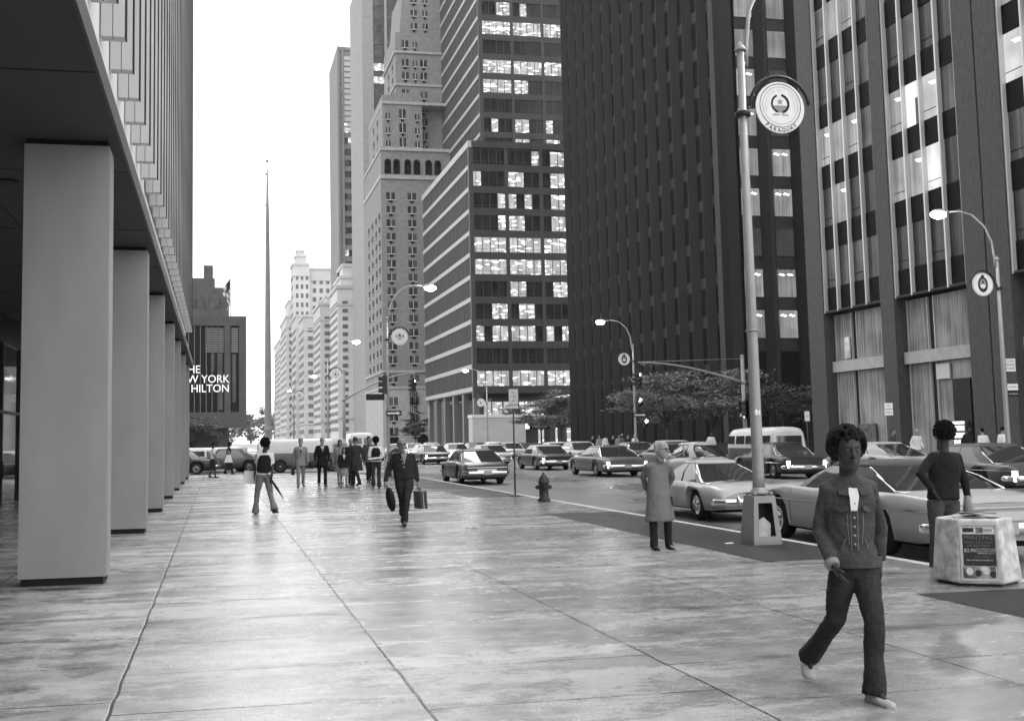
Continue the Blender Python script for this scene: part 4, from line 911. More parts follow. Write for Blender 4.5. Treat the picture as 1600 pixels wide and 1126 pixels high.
def car(name, label, x, y, rz=0.0, L0=-1.25, L1=3.9, W=1.95, wb=3.0, wr=.34, top=None, width=None, gh=None, body=None, roof=None, zc=.62, base=.24, lit=False,
        tail='box', group=None, fine=False, cpil=.17, apil=.955, trimz=None, cat='car', fender=.0, bump=None, wagon=False, rz_=RZ, plate=True, roofpaint=None, glassback=None, crown=.03, bz=.46):
    C = thing(name, label, cat, (x, y, rz_), rz, group)
    n = 130 if fine else 80
    arch = wr + .06
    ys = np.linspace(L0, L1, n); 
    for yc in (0, wb):
        for e in (-arch, arch):
            i = np.argmin(abs(ys - (yc+e))); ys[i] = yc + e
    T = np.interp(ys, [p[0] for p in top], [p[1] for p in top]); T = sm1(T, 4)
    Wd = np.interp(ys, [p[0] for p in width], [p[1] for p in width]); Wd = sm1(Wd, 3)
    rings = []
    for yv, zt, w in zip(ys, T, Wd):
        zb = base + .05*max(0, (abs((yv-(L0+L1)/2)/((L1-L0)/2)) - .8))*5
        for yc in (0, wb):
            d = abs(yv - yc)
            if d <= arch: zb = max(zb, wr + math.sqrt(max(0, arch*arch - d*d)) * .98)
        zb = min(zb, zt - .16); z1 = max(zb + .03, base + .08); zm = max(zc, zb + .06); zm = min(zm, zt - .1)
        cr = crown * (w / (W/2))
        bul = fender * (max(0, 1 - ((yv-0)/.62)**2) + max(0, 1 - ((yv-wb)/.6)**2))
        half = [(w-.09, zb), (w-.025, zb+.02), (w-.012 + bul*.6, (z1+zm)/2), (w + bul, zm), (w-.018 + bul*.8, zm + (zt-zm)*.5), (w-.045 + bul*.3, zt-.045), (w-.085, zt-.008), (w-.17, zt+.004 - bul*.2), (w*.6, zt+cr*.6 - bul*.5), (0, zt+cr - bul*.5)]
        rings.append([(a, yv, b) for a, b in half] + [(-a, yv, b) for a, b in reversed(half[:-1])])
    b = MB(); b.loft(rings, ring_closed=False, caps=False)
    for e, rg in ((0, rings[0]), (1, rings[-1])):
        i = len(b.v); b.v += [tuple(p) for p in rg]; m_ = len(rg)
        for k in range(m_//2): 
            q = (i+k, i+k+1, i+m_-2-k, i+m_-1-k); q = q if e else q[::-1]
            if len(set(q)) == 4: b.f.append(q); b.mi.append(0); b.sm.append(False)
    b.build('body', body, C)
    u = MB(); u.box(-W/2+.2, W/2-.2, L0+.15, L1-.15, .2, .62); 
    for yc in (0, wb): u.box(-W/2+.16, W/2-.16, yc-arch, yc+arch, .22, .74)
    u.build('underbody', UNDER, C)
    # greenhouse
    yb0, yt0, yt1, yb1, zr, wt = gh; wb0 = W/2 - .10
    def zbelt(yv): return float(np.interp(yv, ys, T))
    def wbelt(yv): return float(np.interp(yv, ys, Wd)) - .10
    N = 14; lo = []; hi = []
    def ringpt(z_t, y0, y1, w0, w1, bow, nn=N, zf=None):
        P = []
        for k in range(nn+1): f = k/nn; yv = y0 + (y1-y0)*f; w = w0 + (w1-w0)*f; P.append((w, yv, (zf(yv) if zf else z_t)))
        for k in range(1, nn): f = k/nn; P.append((w1 - 2*w1*f, y1 + bow*math.sin(f*PI), (zf(y1) if zf else z_t)))
        for k in range(nn+1): f = k/nn; yv = y1 + (y0-y1)*f; w = -(w1 + (w0-w1)*f); P.append((w, yv, (zf(yv) if zf else z_t)))
        for k in range(1, nn): f = k/nn; P.append((-w0 + 2*w0*f, y0 - bow*.8*math.sin(f*PI), (zf(y0) if zf else z_t)))
        return P
    R0 = ringpt(0, yb0, yb1, wbelt(yb0), wbelt(yb1), .16, zf=lambda q: zbelt(q)-.01)
    R1 = ringpt(zr-.05, yt0, yt1, wt*.97, wt*.95, .08)
    Rm = [tuple((a+c)/2 + (.03 if i_ == 0 and a+c > 0 else -.03 if i_ == 0 else 0.012 if i_ == 2 else 0) for i_, (a, c) in enumerate(zip(p, q))) for p, q in zip(R0, R1)]
    g = MB(); g.loft([R0, Rm, R1], caps=False); g.build('window_glass', GLASS, C)
    # roof
    rf = MB(); Ra = [tuple(p) for p in R1]; cy = (yt0+yt1)/2
    def scl(R, s, z): return [(p[0]*s, cy + (p[1]-cy)*s, z) for p in R]
    rf.loft([scl(R1, 1.005, zr-.075), scl(R1, 1.02, zr-.045), scl(R1, .97, zr-.012), scl(R1, .85, zr+.012), scl(R1, .55, zr+.03), scl(R1, .08, zr+.037)], sm=True)
    RP = roofpaint or body; rf.build('roof', RP, C)
    # pillars
    def side(f, t, s, off=.006):
        a = R0[0:N+1]; c = Rm[0:N+1]; d = R1[0:N+1]
        def L_(R): k = f*N; i = min(int(k), N-1); q = k-i; return [R[i][j]*(1-q) + R[i+1][j]*q for j in range(3)]
        A, M_, D = L_(a), L_(c), L_(d)
        P = [A[j]*(1-2*t) + M_[j]*2*t for j in range(3)] if t < .5 else [M_[j]*(2-2*t) + D[j]*(2*t-1) for j in range(3)]
        return (s*(P[0]+off), P[1], P[2])
    def pillar(f0b, f1b, f0t, f1t, nm, m):
        for s in (1, -1):
            q = MB(); rr = []
            for k in range(7):
                t = k/6; a, c = f0b + (f0t-f0b)*t, f1b + (f1t-f1b)*t
                rr.append([side(a + (c-a)*j/3, t, s) for j in range(4)])
            q.loft(rr, ring_closed=False, caps=False); q.build(nm, m, C)
    pillar(0, cpil, 0, cpil*1.1, 'rear_pillar', RP); pillar(apil, 1.0, apil, 1.0, 'front_pillar', body)
    if gh and not wagon: pillar(.46, .50, .48, .51, 'door_pillar', body if not fine else RUBBER)
    if wagon: pillar(.34, .38, .36, .39, 'door_pillar', body); pillar(.66, .69, .67, .69, 'door_pillar', body)
    # rear window surround
    if fine or True:
        q = MB(); pt = []
        for (a, c) in ((R0[0], R1[0]),): pass
        for s in (1, -1):
            q.tube([(s*wbelt(yb0), yb0-.015, zbelt(yb0)+.01), (s*(Rm[0][0]), Rm[0][1]-.012, Rm[0][2]+.01), (s*wt*.95, yt0-.01, zr-.07)], .016, 5)
        m1 = N+1+N-1+N+1; rear0 = [(p[0]*.99, p[1]-.01, p[2]+.015) for p in R0[m1:]]; q.tube([(wbelt(yb0)*-1, yb0, zbelt(yb0)+.015)] + rear0 + [(wbelt(yb0), yb0, zbelt(yb0)+.015)], .012, 5)
        q.build('rear_window_trim', CHROME, C)
    # bumpers
    def bumper(ye, s, nm, z=.44, h=.075):
        w = float(np.interp(ye + s*.12, ys, Wd)); q = MB(); pts = [(-w-.02, ye + s*.42, z), (-w-.045, ye + s*.1, z), (-w*.86, ye - s*.07, z), (0, ye - s*.10, z), (w*.86, ye - s*.07, z), (w+.045, ye + s*.1, z), (w+.02, ye + s*.42, z)]
        rr = []
        for j, p in enumerate(pts):
            t = Vector(pts[min(j+1, 6)]) - Vector(pts[max(j-1, 0)]); t.z = 0; t.normalize(); nn_ = Vector((t.y, -t.x, 0)) 
            rr.append([(p[0]+nn_.x*.028, p[1]+nn_.y*.028, z+dz) for dz in (-h*.5, h*.5)] + [(p[0]+nn_.x*.01, p[1]+nn_.y*.01, z+h)] + [(p[0]-nn_.x*.02, p[1]-nn_.y*.02, z+dz) for dz in (h, -h)] + [(p[0]+nn_.x*.01, p[1]+nn_.y*.01, z-h)])
        q.loft(rr); o = bevel(q.build(nm, CHROME, C), .008); return o
    if bump != 'none': bumper(L0, 1, 'rear_bumper', bz); bumper(L1, -1, 'front_bumper', bz)
    if plate: q = MB(); q.box(-.16, .16, L0-.135, L0-.125, bz-.07 if bump != 'none' else .5, bz+.08 if bump != 'none' else .65); q.build('number_plate', PLATE, C)
    wR = float(np.interp(L0+.03, ys, Wd)); zR = float(np.interp(L0+.03, ys, T)); TM = TAILON if lit else TAIL
    for s in (1, -1):
        q = MB()
        if tail == 'box': q.box(min(s*(wR-.42), s*(wR-.08)), max(s*(wR-.42), s*(wR-.08)), L0-.03, L0+.05, zR-.25, zR-.11)
        elif tail == 'tall': q.box(min(s*(wR-.1), s*(wR+.005)), max(s*(wR-.1), s*(wR+.005)), L0-.04, L0+.1, zR-.34, zR-.06)
        elif tail == 'round': q.ball((s*(wR-.12), L0, zR-.2), .085, 6)
        elif tail == 'oval': q.ball((s*(wR+.005), L0+.12, zR-.16), (.045, .05, .09), 7)
        bevel(q.build('tail_light', TM, C), .01)
    wF = float(np.interp(L1-.03, ys, Wd)); zF = float(np.interp(L1-.03, ys, T))
    for s in (1, -1): q = MB(); q.ball((s*(wF-.16), L1-.01, zF-.17), (.09, .05, .09), 7); q.build('headlight', mat('headlight_glass', .6, .1), C)
    if tail == 'box': q = MB(); q.box(-(wR-.46), wR-.46, L0-.015, L0+.02, zR-.24, zR-.12); q.build('rear_panel', mat('satin_trim', .5, .35, metal=.6), C); q = MB(); q.box(-wR+.05, wR-.05, L0-.02, L0+.03, zR-.075, zR-.05); q.build('deck_trim', CHROME, C)
    # side trim, doors, handles
    for s in (1, -1):
        if trimz:
            q = MB(); 
            for k in range(40):
                a, c = L0+.1 + (L1-L0-.2)*k/40, L0+.1 + (L1-L0-.2)*(k+1)/40; wa, wc = float(np.interp(a, ys, Wd))+.004, float(np.interp(c, ys, Wd))+.004
                q.quad((s*wa, a, trimz), (s*wc, c, trimz), (s*wc, c, trimz+.022), (s*wa, a, trimz+.022), 0, True)
            q.build('side_trim', CHROME, C)
        for yv in ([wb*.40, wb*.82] if fine else []):
            w = float(np.interp(yv, ys, Wd)); q = MB(); zt = zbelt(yv)
            q.quad((s*(w-.008), yv, base+.1), (s*(w-.008), yv+.012, base+.1), (s*(w+.003), yv+.012, zc), (s*(w+.003), yv, zc)); q.quad((s*(w+.003), yv, zc), (s*(w+.003), yv+.012, zc), (s*(w-.036), yv+.012, zt-.05), (s*(w-.036), yv, zt-.05)); q.build('door_seam', SEAM, C)
        if fine: 
            q = MB(); w = float(np.interp(wb*.47, ys, Wd)); q.box(min(s*(w-.01), s*(w+.02)), max(s*(w-.01), s*(w+.02)), wb*.46, wb*.46+.15, zbelt(wb*.46)-.15, zbelt(wb*.46)-.12); q.build('door_handle', CHROME, C)
    for yc in (0, wb):
        for s in (1, -1): wheel(C, s*(W/2-.16), yc, wr, .2, 'chrome' if fine else 'rim', s)
    return C
SED_T = lambda z0, z1, zh, a=-1.25, b=3.9: [(a, z0-.06), (a+.12, z0), (0, z1), (1.2, z1), (2.6, zh), (b-.25, zh-.05), (b, zh-.12)]
def sedan(name, label, x, y, body, roof=None, L0=-1.25, L1=3.95, W=1.98, wb=3.0, zr=1.36, belt=.88, **k):
    return car(name, label, x, y, L0=L0, L1=L1, W=W, wb=wb, wr=k.pop('wr', .34), body=body, roofpaint=roof,
        top=[(L0, belt-.17), (L0+.1, belt-.08), (0.2, belt), (wb*.8, belt+.01), (L1-.4, belt-.07), (L1, belt-.15)],
        width=[(L0, W/2-.12), (L0+.35, W/2-.02), (wb/2, W/2), (L1-.5, W/2-.03), (L1, W/2-.14)],
        gh=k.pop('gh', (-.25, .42, wb*.62, wb*.62+.72, zr, W*.37)), **k)
P_LIGHT = paint('paint_light_grey', .36); P_MID = paint('paint_mid_grey', .11); P_DARK = paint('paint_dark', .025); P_BLACK = paint('paint_black', .012); P_CREAM = paint('paint_cream', .4); P_WHITE = paint('paint_white', .55)
VINYL = mat('vinyl_roof', .055, .55, .1, 30); P_GREY2 = paint('paint_slate', .06)
# parked along the near kerb
car('parked_sedan', 'light grey parked two door hardtop with dark vinyl roof behind the walking youth', 10.25, 14.75, L0=-1.42, L1=4.15, W=1.98, wb=2.98, wr=.345, fine=True, body=P_LIGHT, roofpaint=VINYL,
    top=[(-1.42, .78), (-1.3, .86), (-.5, .91), (.4, .92), (1.9, .90), (2.8, .93), (3.6, .88), (4.15, .78)], width=[(-1.42, .87), (-1.1, .955), (-.2, .985), (1.5, .98), (3.4, .965), (4.0, .9), (4.15, .84)],
    gh=(-.38, .55, 1.55, 2.3, 1.31, .70), trimz=.68, zc=.60, cpil=.36, apil=.965, tail='box', lit=False, bz=.46)
GH = car('parked_coupe', 'pale rounded parked sports coupe with curved rear fenders by the lamp pedestal', 10.55, 22.1, L0=-.98, L1=3.16, W=1.63, wb=2.4, wr=.32, fine=True, body=paint('paint_pale', .36),
    top=[(-.98, .54), (-.9, .64), (-.6, .72), (0, .78), (.5, .80), (1.2, .80), (1.9, .79), (2.6, .73), (3.0, .64), (3.16, .5)], width=[(-.98, .60), (-.8, .72), (-.3, .80), (.3, .80), (1.2, .775), (2.3, .79), (2.8, .74), (3.16, .55)],
    gh=(-.16, .62, 1.2, 1.95, 1.21, .49), zc=.50, cpil=.10, fender=.055, crown=.09, tail='oval', plate=True, bz=.40, base=.22)
def louv(C, y0, z, n=9):
    q = MB()
    for k in range(n):
        x = -.34 + .085*k; q.box(x, x+.06, y0, y0+.13, z, z+.012)
    q.build('engine_louvre', SEAM, C)
louv(GH, -.56, .815)
gb = MB(); 
for s in (-1, 1): gb.ball((s*.34, -1.10, .44), (.035, .05, .12), 6)
gb.build('bumper_guard', CHROME, GH)
# moving and waiting traffic
sedan('sedan', 'dark sedan with wide chrome rear bumper driving beside the near kerb', 10.15, 43.3, P_DARK, L0=-1.15, L1=3.75, W=1.9, wb=2.9, zr=1.33, trimz=None, tail='box', gh=(-.42, .35, 1.75, 2.5, 1.33, .66))
sedan('sedan', 'big mid grey two door hardtop with lit tall tail lamps in the middle lane', 17.45, 47.9, paint('paint_taupe', .085), L0=-1.45, L1=4.1, W=2.02, wb=3.2, zr=1.34, tail='tall', lit=True, gh=(-.55, .4, 1.65, 2.45, 1.34, .68), cpil=.34, trimz=.66)
sedan('sedan', 'dark coupe with pale vinyl roof and one lit tail lamp behind the bus stop sign', 17.95, 59.5, P_DARK, roof=P_CREAM, L0=-1.4, L1=4.0, W=1.98, wb=3.05, zr=1.34, tail='tall', lit=True, cpil=.34)
sedan('sedan', 'glossy black boxy sedan with lit tail lamps in front of the minibus', 22.2, 40.8, P_BLACK, L0=-1.1, L1=3.6, W=1.82, wb=2.75, zr=1.38, belt=.92, tail='tall', lit=True, gh=(-.2, .3, 1.55, 2.15, 1.38, .63), trimz=.62)
sedan('sedan', 'large dark grey sedan at the right edge of the picture', 21.5, 27.5, P_GREY2, L0=-1.3, L1=4.0, W=2.0, wb=3.1, zr=1.38, trimz=.66, tail='tall', lit=True, gh=(-.5, .4, 1.75, 2.6, 1.36, .68))
sedan('sedan', 'light fastback coupe parked at the far kerb before the pier tower', 26.0, 39.8, P_CREAM, L0=-1.2, L1=3.7, W=1.9, wb=2.85, zr=1.33, gh=(-1.0, .3, 1.5, 2.3, 1.33, .62), cpil=.42, tail='box')
sedan('sedan', 'white sedan seen past the walking man with two bags', 16.4, 88, P_WHITE, L0=-1.4, L1=4.0, zr=1.36)
sedan('sedan', 'pale sedan immediately ahead of the dark chrome bumpered one', 17.4, 70.5, P_CREAM, L0=-1.3, L1=3.9, zr=1.36)
sedan('sedan', 'dark car with glowing tail lamp left of the dark sedan roof', 15.2, 79, P_DARK, lit=True, tail='tall', zr=1.34)
sedan('sedan', 'light wagon-like sedan beyond the big grey hardtop', 24.5, 73.5, P_LIGHT, zr=1.42)
sedan('sedan', 'shiny dark sedan with white bonnet glare behind the old man', 26.0, 66.7, P_GREY2, zr=1.36)
sedan('taxi', 'light roofed checker style taxi beyond the rounded beetle car', 25.7, 60, P_MID, roof=P_CREAM, zr=1.45, cat='taxi')
sedan('sedan', 'slate car right behind the taxi roof near the black sedan', 23.15, 54.0, P_MID, zr=1.34)
k_ = 0
for (x, y, p, lb) in ((20.5, 96, P_WHITE, 'white sedan in the far traffic left of the beetle'), (13.2, 97, P_LIGHT, 'pale sedan in the distant near lane'), (24.4, 92, P_CREAM, 'cream car in the far lane under the kerb trees'),
                      (17.2, 108, P_WHITE, 'white car deep in the queue before the hut'), (24.6, 106, P_DARK, 'dark car deep in the queue under the kerb trees'), (20.6, 118, P_LIGHT, 'grey car deep in the queue'), (13.6, 116, P_DARK, 'dark car far up the near lane'),
                      (24.4, 128, P_WHITE, 'white car beyond the queue under the trees'), (16.8, 132, P_CREAM, 'cream car far up the avenue'), (11.2, 140, P_WHITE, 'white car very far up beside the plaza'), (20.4, 150, P_MID, 'grey car very far up the avenue'), (25.0, 80.5, P_WHITE, 'white wagon parked under the far lamp')):
    sedan('sedan', lb, x, y, p, zr=1.38, group='cars queueing far up the avenue', lit=(k_ % 3 == 0), tail='tall'); k_ += 1
# beetle-shaped cars: domed roof, separate round fenders
def beetle(label, x, y, body, rz=0):
    C = thing('beetle_car', label, 'car', (x, y, RZ), rz)
    r = []; prof = [(-.95, .42, .50, .50), (-.9, .62, .60, .58), (-.7, .86, .66, .62), (-.4, 1.02, .68, .66), (0, 1.02, .70, .7), (.6, .98, .72, .74), (1.4, .97, .70, .74), (1.9, .93, .62, .7), (2.5, .86, .50, .6), (2.95, .66, .38, .5), (3.1, .45, .25, .4)]
    yy = np.linspace(-.95, 3.1, 40); 
    for yv in yy:
        zt, wt_, wbt = [float(np.interp(yv, [p[0] for p in prof], [p[i] for p in prof])) for i in (1, 2, 3)]
        half = [(wbt-.05, .26), (wbt, .4), (wbt*.98, zt-.25), (wt_*.9, zt-.08), (wt_*.6, zt-.01), (0, zt+.02)]
        r.append([(a, yv, max(b, .26)) for a, b in half] + [(-a, yv, max(b, .26)) for a, b in reversed(half[:-1])])
    b = MB(); b.loft(r, ring_closed=True, caps=True)
    for s in (1, -1):
        for yc in (0, 2.4):
            pts = [(s*.66, yc + .52*math.cos(a), .30 + .46*math.sin(a)) for a in [PI*k/10 for k in range(11)]]
            b.tube(pts, [(.14, .09)]*11, 8, side=(1, 0, 0))
    b.build('body', body, C)
    g = MB(); R0 = [(-.62, -.55, .93), (-.66, .4, .97), (-.66, 1.7, .97), (-.5, 1.95, .95), (.5, 1.95, .95), (.66, 1.7, .97), (.66, .4, .97), (.62, -.55, .93)]
    R1 = [(-.46, 0, 1.38), (-.50, .45, 1.41), (-.50, 1.3, 1.41), (-.42, 1.5, 1.38), (.42, 1.5, 1.38), (.50, 1.3, 1.41), (.50, .45, 1.41), (.46, 0, 1.38)]
    Rm = [((a[0]+b_[0])/2*1.04, (a[1]+b_[1])/2, (a[2]+b_[2])/2) for a, b_ in zip(R0, R1)]
    g.loft([R0, Rm, R1]); g.build('window_glass', GLASS, C)
    rf = MB(); cy = .7; sc_ = lambda s, z: [(p[0]*s, cy+(p[1]-cy)*s, z) for p in R1]
    rf.loft([sc_(1.05, 1.36), sc_(1.02, 1.42), sc_(.75, 1.48), sc_(.3, 1.5), sc_(.02, 1.505)]); rf.build('roof', body, C)
    for s in (1, -1):
        q = MB(); q.loft([[(s*.62, -.62, .9), (s*.69, -.4, .9), (s*.69, -.05, .95)], [(s*.60, -.28, 1.2), (s*.62, -.1, 1.22), (s*.62, .15, 1.24)], [(s*.47, -.03, 1.42), (s*.52, .1, 1.42), (s*.53, .3, 1.42)]], ring_closed=False, caps=False); q.build('rear_pillar', body, C)
        q = MB(); q.box(s*.66-.02, s*.66+.02, .48, .54, .95, 1.42); q.build('door_pillar', body, C)
        q = MB(); q.ball((s*.66, -.5, .62), (.06, .06, .1), 6); q.build('tail_light', TAIL, C)
    q = MB(); q.tube([(-.75, -.95, .42), (0, -1.12, .42), (.75, -.95, .42)], [(.03, .06)]*3, 8, side=(0, 1, 0)); q.build('rear_bumper', CHROME, C)
    q = MB(); 
    for k in range(8): q.box(-.3+.08*k, -.25+.08*k, -.62, -.5, .93, .96)
    q.build('engine_louvre', SEAM, C)
    for yc in (0, 2.4):
        for s in (1, -1): wheel(C, s*.66, yc, .32, .16, 'rim', s)
    return C
beetle('pale rounded beetle shaped car directly beyond the parked sports coupe', 18.4, 40.5, P_LIGHT)
beetle('small white beetle shaped car in the queue left of the bus stop post', 20.9, 84, P_WHITE)
def van(name, label, x, y, rz, W, L, H, lower, upper, wins, wb=2.4, r0=.9, zsplit=1.12, nose=0.35, cat='van', group=None, box=False):
    C = thing(name, label, cat, (x, y, RZ), rz, group); w = W/2
    def ring(yv, s, zt): 
        return [(w*s-.04, yv, .3), (w*s, yv, .5), (w*s, yv, zsplit), (w*s-.10, yv, zt-.2), (w*s-.2, yv, zt-.05), (w*s*.5, yv, zt), (0, yv, zt+.02), (-w*s*.5, yv, zt), (-w*s+.2, yv, zt-.05), (-w*s+.10, yv, zt-.2), (-w*s, yv, zsplit), (-w*s, yv, .5), (-w*s+.04, yv, .3)]
    ys = [-r0, -r0+.03, -r0+.15, -r0+.4, 0, L*.25, L*.5, L-r0-.5, L-r0-nose*.5, L-r0-.08, L-r0]
    ss = [.86, .93, .98, 1, 1, 1, 1, 1, .97, .9, .82]; zz = [H-.22, H-.12, H-.05, H, H, H, H, H-.03, H-.12 if not box else H-.3, H-.42 if not box else H-.7, H-.8 if not box else H-1.0]
    rr = [ring(a, b, max(c, zsplit+.22)) for a, b, c in zip(ys, ss, zz)]
    b = MB(); i0 = 0; b.loft(rr, sm=True, caps=False)
    for base_, rev in ((0, True), (13*(len(rr)-1), False)):
        for idx, mi_ in (([0, 1, 2, 10, 11, 12], 0), (list(range(2, 11)), 1)):
            f_ = [base_+q_ for q_ in idx]; b.f.append(tuple(reversed(f_)) if rev else tuple(f_)); b.mi.append(mi_); b.sm.append(False)
    n = 13
    for k, f in enumerate(b.f):
        z = sum(b.v[q][2] for q in f)/len(f)
        if z > zsplit + .02: b.mi[k] = 1
    b.build('body', (lower, upper), C)
    for (kind, a, c, z0, z1) in wins:
        q = MB()
        if kind == 'side':
            for s in (1, -1):
                def xx(z): return s*(w - .10*max(0, (z-zsplit))/(H-.2-zsplit) + .012)
                q.quad((xx(z0), a, z0), (xx(z0), c, z0), (xx(z1), c, z1), (xx(z1), a, z1))
        elif kind == 'rear':
            q.box(a, c, -r0-.012, -r0+.01, z0, z1)
        else:
            q.quad((-w*.78, L-r0-.0, zsplit+.1), (w*.78, L-r0-.0, zsplit+.1), (w*.7, L-r0-nose*.6, H-.2), (-w*.7, L-r0-nose*.6, H-.2))
        q.build('window', GLASS, C)
    q = MB(); q.box(-w-.02, w+.02, -r0-.1, -r0-.02, .38, .52); bevel(q.build('rear_bumper', CHROME, C), .03)
    q = MB(); q.box(-w-.02, w+.02, L-r0, L-r0+.1, .38, .52); bevel(q.build('front_bumper', CHROME, C), .03)
    for s in (-1, 1): q = MB(); q.box(s*(w-.14)-.05, s*(w-.14)+.05, -r0-.02, -r0+.02, .7, .95); q.build('tail_light', TAIL, C)
    u = MB(); u.box(-w+.1, w-.1, -r0+.1, L-r0-.1, .22, .5); u.build('underbody', UNDER, C)
    for yc in (0, wb):
        for s in (1, -1):
            wheel(C, s*(w-.07), yc, .33, .2, 'rim', s); q = MB(); q.lathe([(.39, -.01), (.39, .01)], (s*(w+.002) , yc, .37), 'x', 20); q.build('wheel_arch', UNDER, C)
    return C
van('minibus', 'two tone minibus with white roof and dark sides in the far lane', 24.65, 46.4, 0, 1.76, 4.5, 2.04, paint('paint_maroon', .07), P_WHITE, [('side', -.75, .25, 1.3, 1.68), ('side', .75, 1.6, 1.3, 1.68), ('side', 1.7, 2.55, 1.3, 1.68), ('side', 2.7, 3.35, 1.3, 1.68), ('rear', -.6, .6, 1.3, 1.66), ('front', 0, 0, 0, 0)])
van('delivery_van', 'white square backed delivery van beyond the group of walkers', 12.3, 98, 0, 2.1, 5.2, 2.45, P_WHITE, P_WHITE, [('rear', -.8, -.1, 1.5, 2.0), ('rear', .1, .8, 1.5, 2.0), ('front', 0, 0, 0, 0)], wb=3, r0=1.2)
van('panel_van', 'long pale two tone panel van crossing behind the men in suits', 3.6, 67.6, -PI/2, 2.0, 5.6, 1.92, P_MID, P_WHITE, [('side', 3.1, 3.9, 1.25, 1.6), ('rear', -.6, .6, 1.3, 1.6), ('front', 0, 0, 0, 0)], wb=3.1, r0=1.25, nose=1.5)
van('station_wagon', 'white hooded two tone wagon crossing left of the long panel van', -1.5, 71.5, -PI/2, 1.9, 4.9, 1.5, P_GREY2, P_WHITE, [('side', -.7, .7, .98, 1.3), ('side', .85, 1.8, .98, 1.3), ('side', 1.9, 2.7, .98, 1.3), ('front', 0, 0, 0, 0)], wb=2.9, r0=1.1, zsplit=.9, nose=2.2, cat='station wagon')
def cross(label, x, y, rz, p, **k):
    c = sedan('sedan', label, 0, 0, p, **k); c.location = (x, y, RZ); c.rotation_euler = (0, 0, rz); return c
cross('dark sedan waiting in the cross street beside the arcade columns', -1.2, 67.5, PI/2, P_DARK, roof=P_LIGHT, zr=1.42)
cross('mid grey hatch backed car crossing left of the tall mast', 4.9, 74.5, PI/2, P_LIGHT, zr=1.38)
cross('slate sedan half hidden behind the woman in the long coat', 1.9, 70.8, PI/2, P_GREY2, zr=1.42)
for k, (x, y, p, lb) in enumerate(((-5, 77.5, P_DARK, 'dark sedan in the shade under the hotel wing'), (7.4, 78.5, P_MID, 'grey sedan beyond the tall mast at the corner'))):
    cross(lb, x, y, PI/2, p, zr=1.4)
# ================================================================= PEOPLE
def cloth(name, v, var=.12, sc=14, rough=.85, bump=.5): return mat('cloth_' + name, v, rough, var, sc, bump, 22)
SK_D = mat('skin_dark', .045, .5, .12, 20); SK_L = mat('skin_light', .27, .55, .08, 20); SK_M = mat('skin_mid', .2, .55, .08, 20)
HAIR_B = mat('hair_black', .008, .9, .4, 60, 1.0, 90); HAIR_G = mat('hair_grey', .36, .8, .3, 40, .6, 60); HAIR_Br = mat('hair_brown', .05, .8, .3, 40)
EYEW = mat('eye_white', .16, .3); EYEK = mat('eye_dark', .01, .1); SHOEK = mat('shoe_black', .015, .35); SHOEW = mat('shoe_canvas', .42, .7, .15, 20); LIPM = mat('lip', .03, .5); SOLE = mat('shoe_sole', .5, .7)
FOLDS = ('trousers', 'jacket', 'shirt', 'skirt', 'vest'); _FT = []
def fold_tex():
    if not _FT:
        for nm, sc_ in (('folds_large', .13), ('folds_small', .035)):
            t_ = bpy.data.textures.new(nm, 'CLOUDS'); t_.noise_scale = sc_; t_.noise_depth = 1; _FT.append(t_)
    return _FT
def lerp(a, b, t): return Vector(a)*(1-t) + Vector(b)*t
def pose(x, y, rot, h=1.75, stride=.28, swing=.16, ph=1, lean=.02):
    """joints of a walking or standing figure; rot = 0 faces -Y; ph picks the leading leg"""
    s = h/1.75; F = Vector((math.sin(rot), -math.cos(rot), 0)); Rr = Vector((-math.cos(rot), -math.sin(rot), 0)); O = Vector((x, y, 0)); U = Vector((0, 0, 1))
    def P(r, f, u): return O + Rr*r*s + F*f*s + U*u*s
    J = dict(F=F, R=Rr, s=s, head=P(0, .05+lean, 1.63), neck=P(0, lean, 1.47), chest=P(0, lean, 1.30), waist=P(0, 0, 1.06), pelvis=P(0, 0, .93))
    for sd, sg in (('R', 1), ('L', -1)):
        k = sg*ph; fw = stride*k
        J['sh'+sd] = P(.17*sg, lean, 1.405); J['el'+sd] = P(.25*sg, -fw*.35-.03, 1.13); J['wr'+sd] = P(.25*sg, -fw*swing*4*.5+.05, .88)
        J['hip'+sd] = P(.09*sg, 0, .92); J['kn'+sd] = P(.10*sg, fw*.6+.05, .50); 
        lift = .06 if k < 0 else 0
        J['an'+sd] = P(.10*sg, fw, .085+lift); J['toe'+sd] = P(.125*sg, fw+.20, .035)
    return J
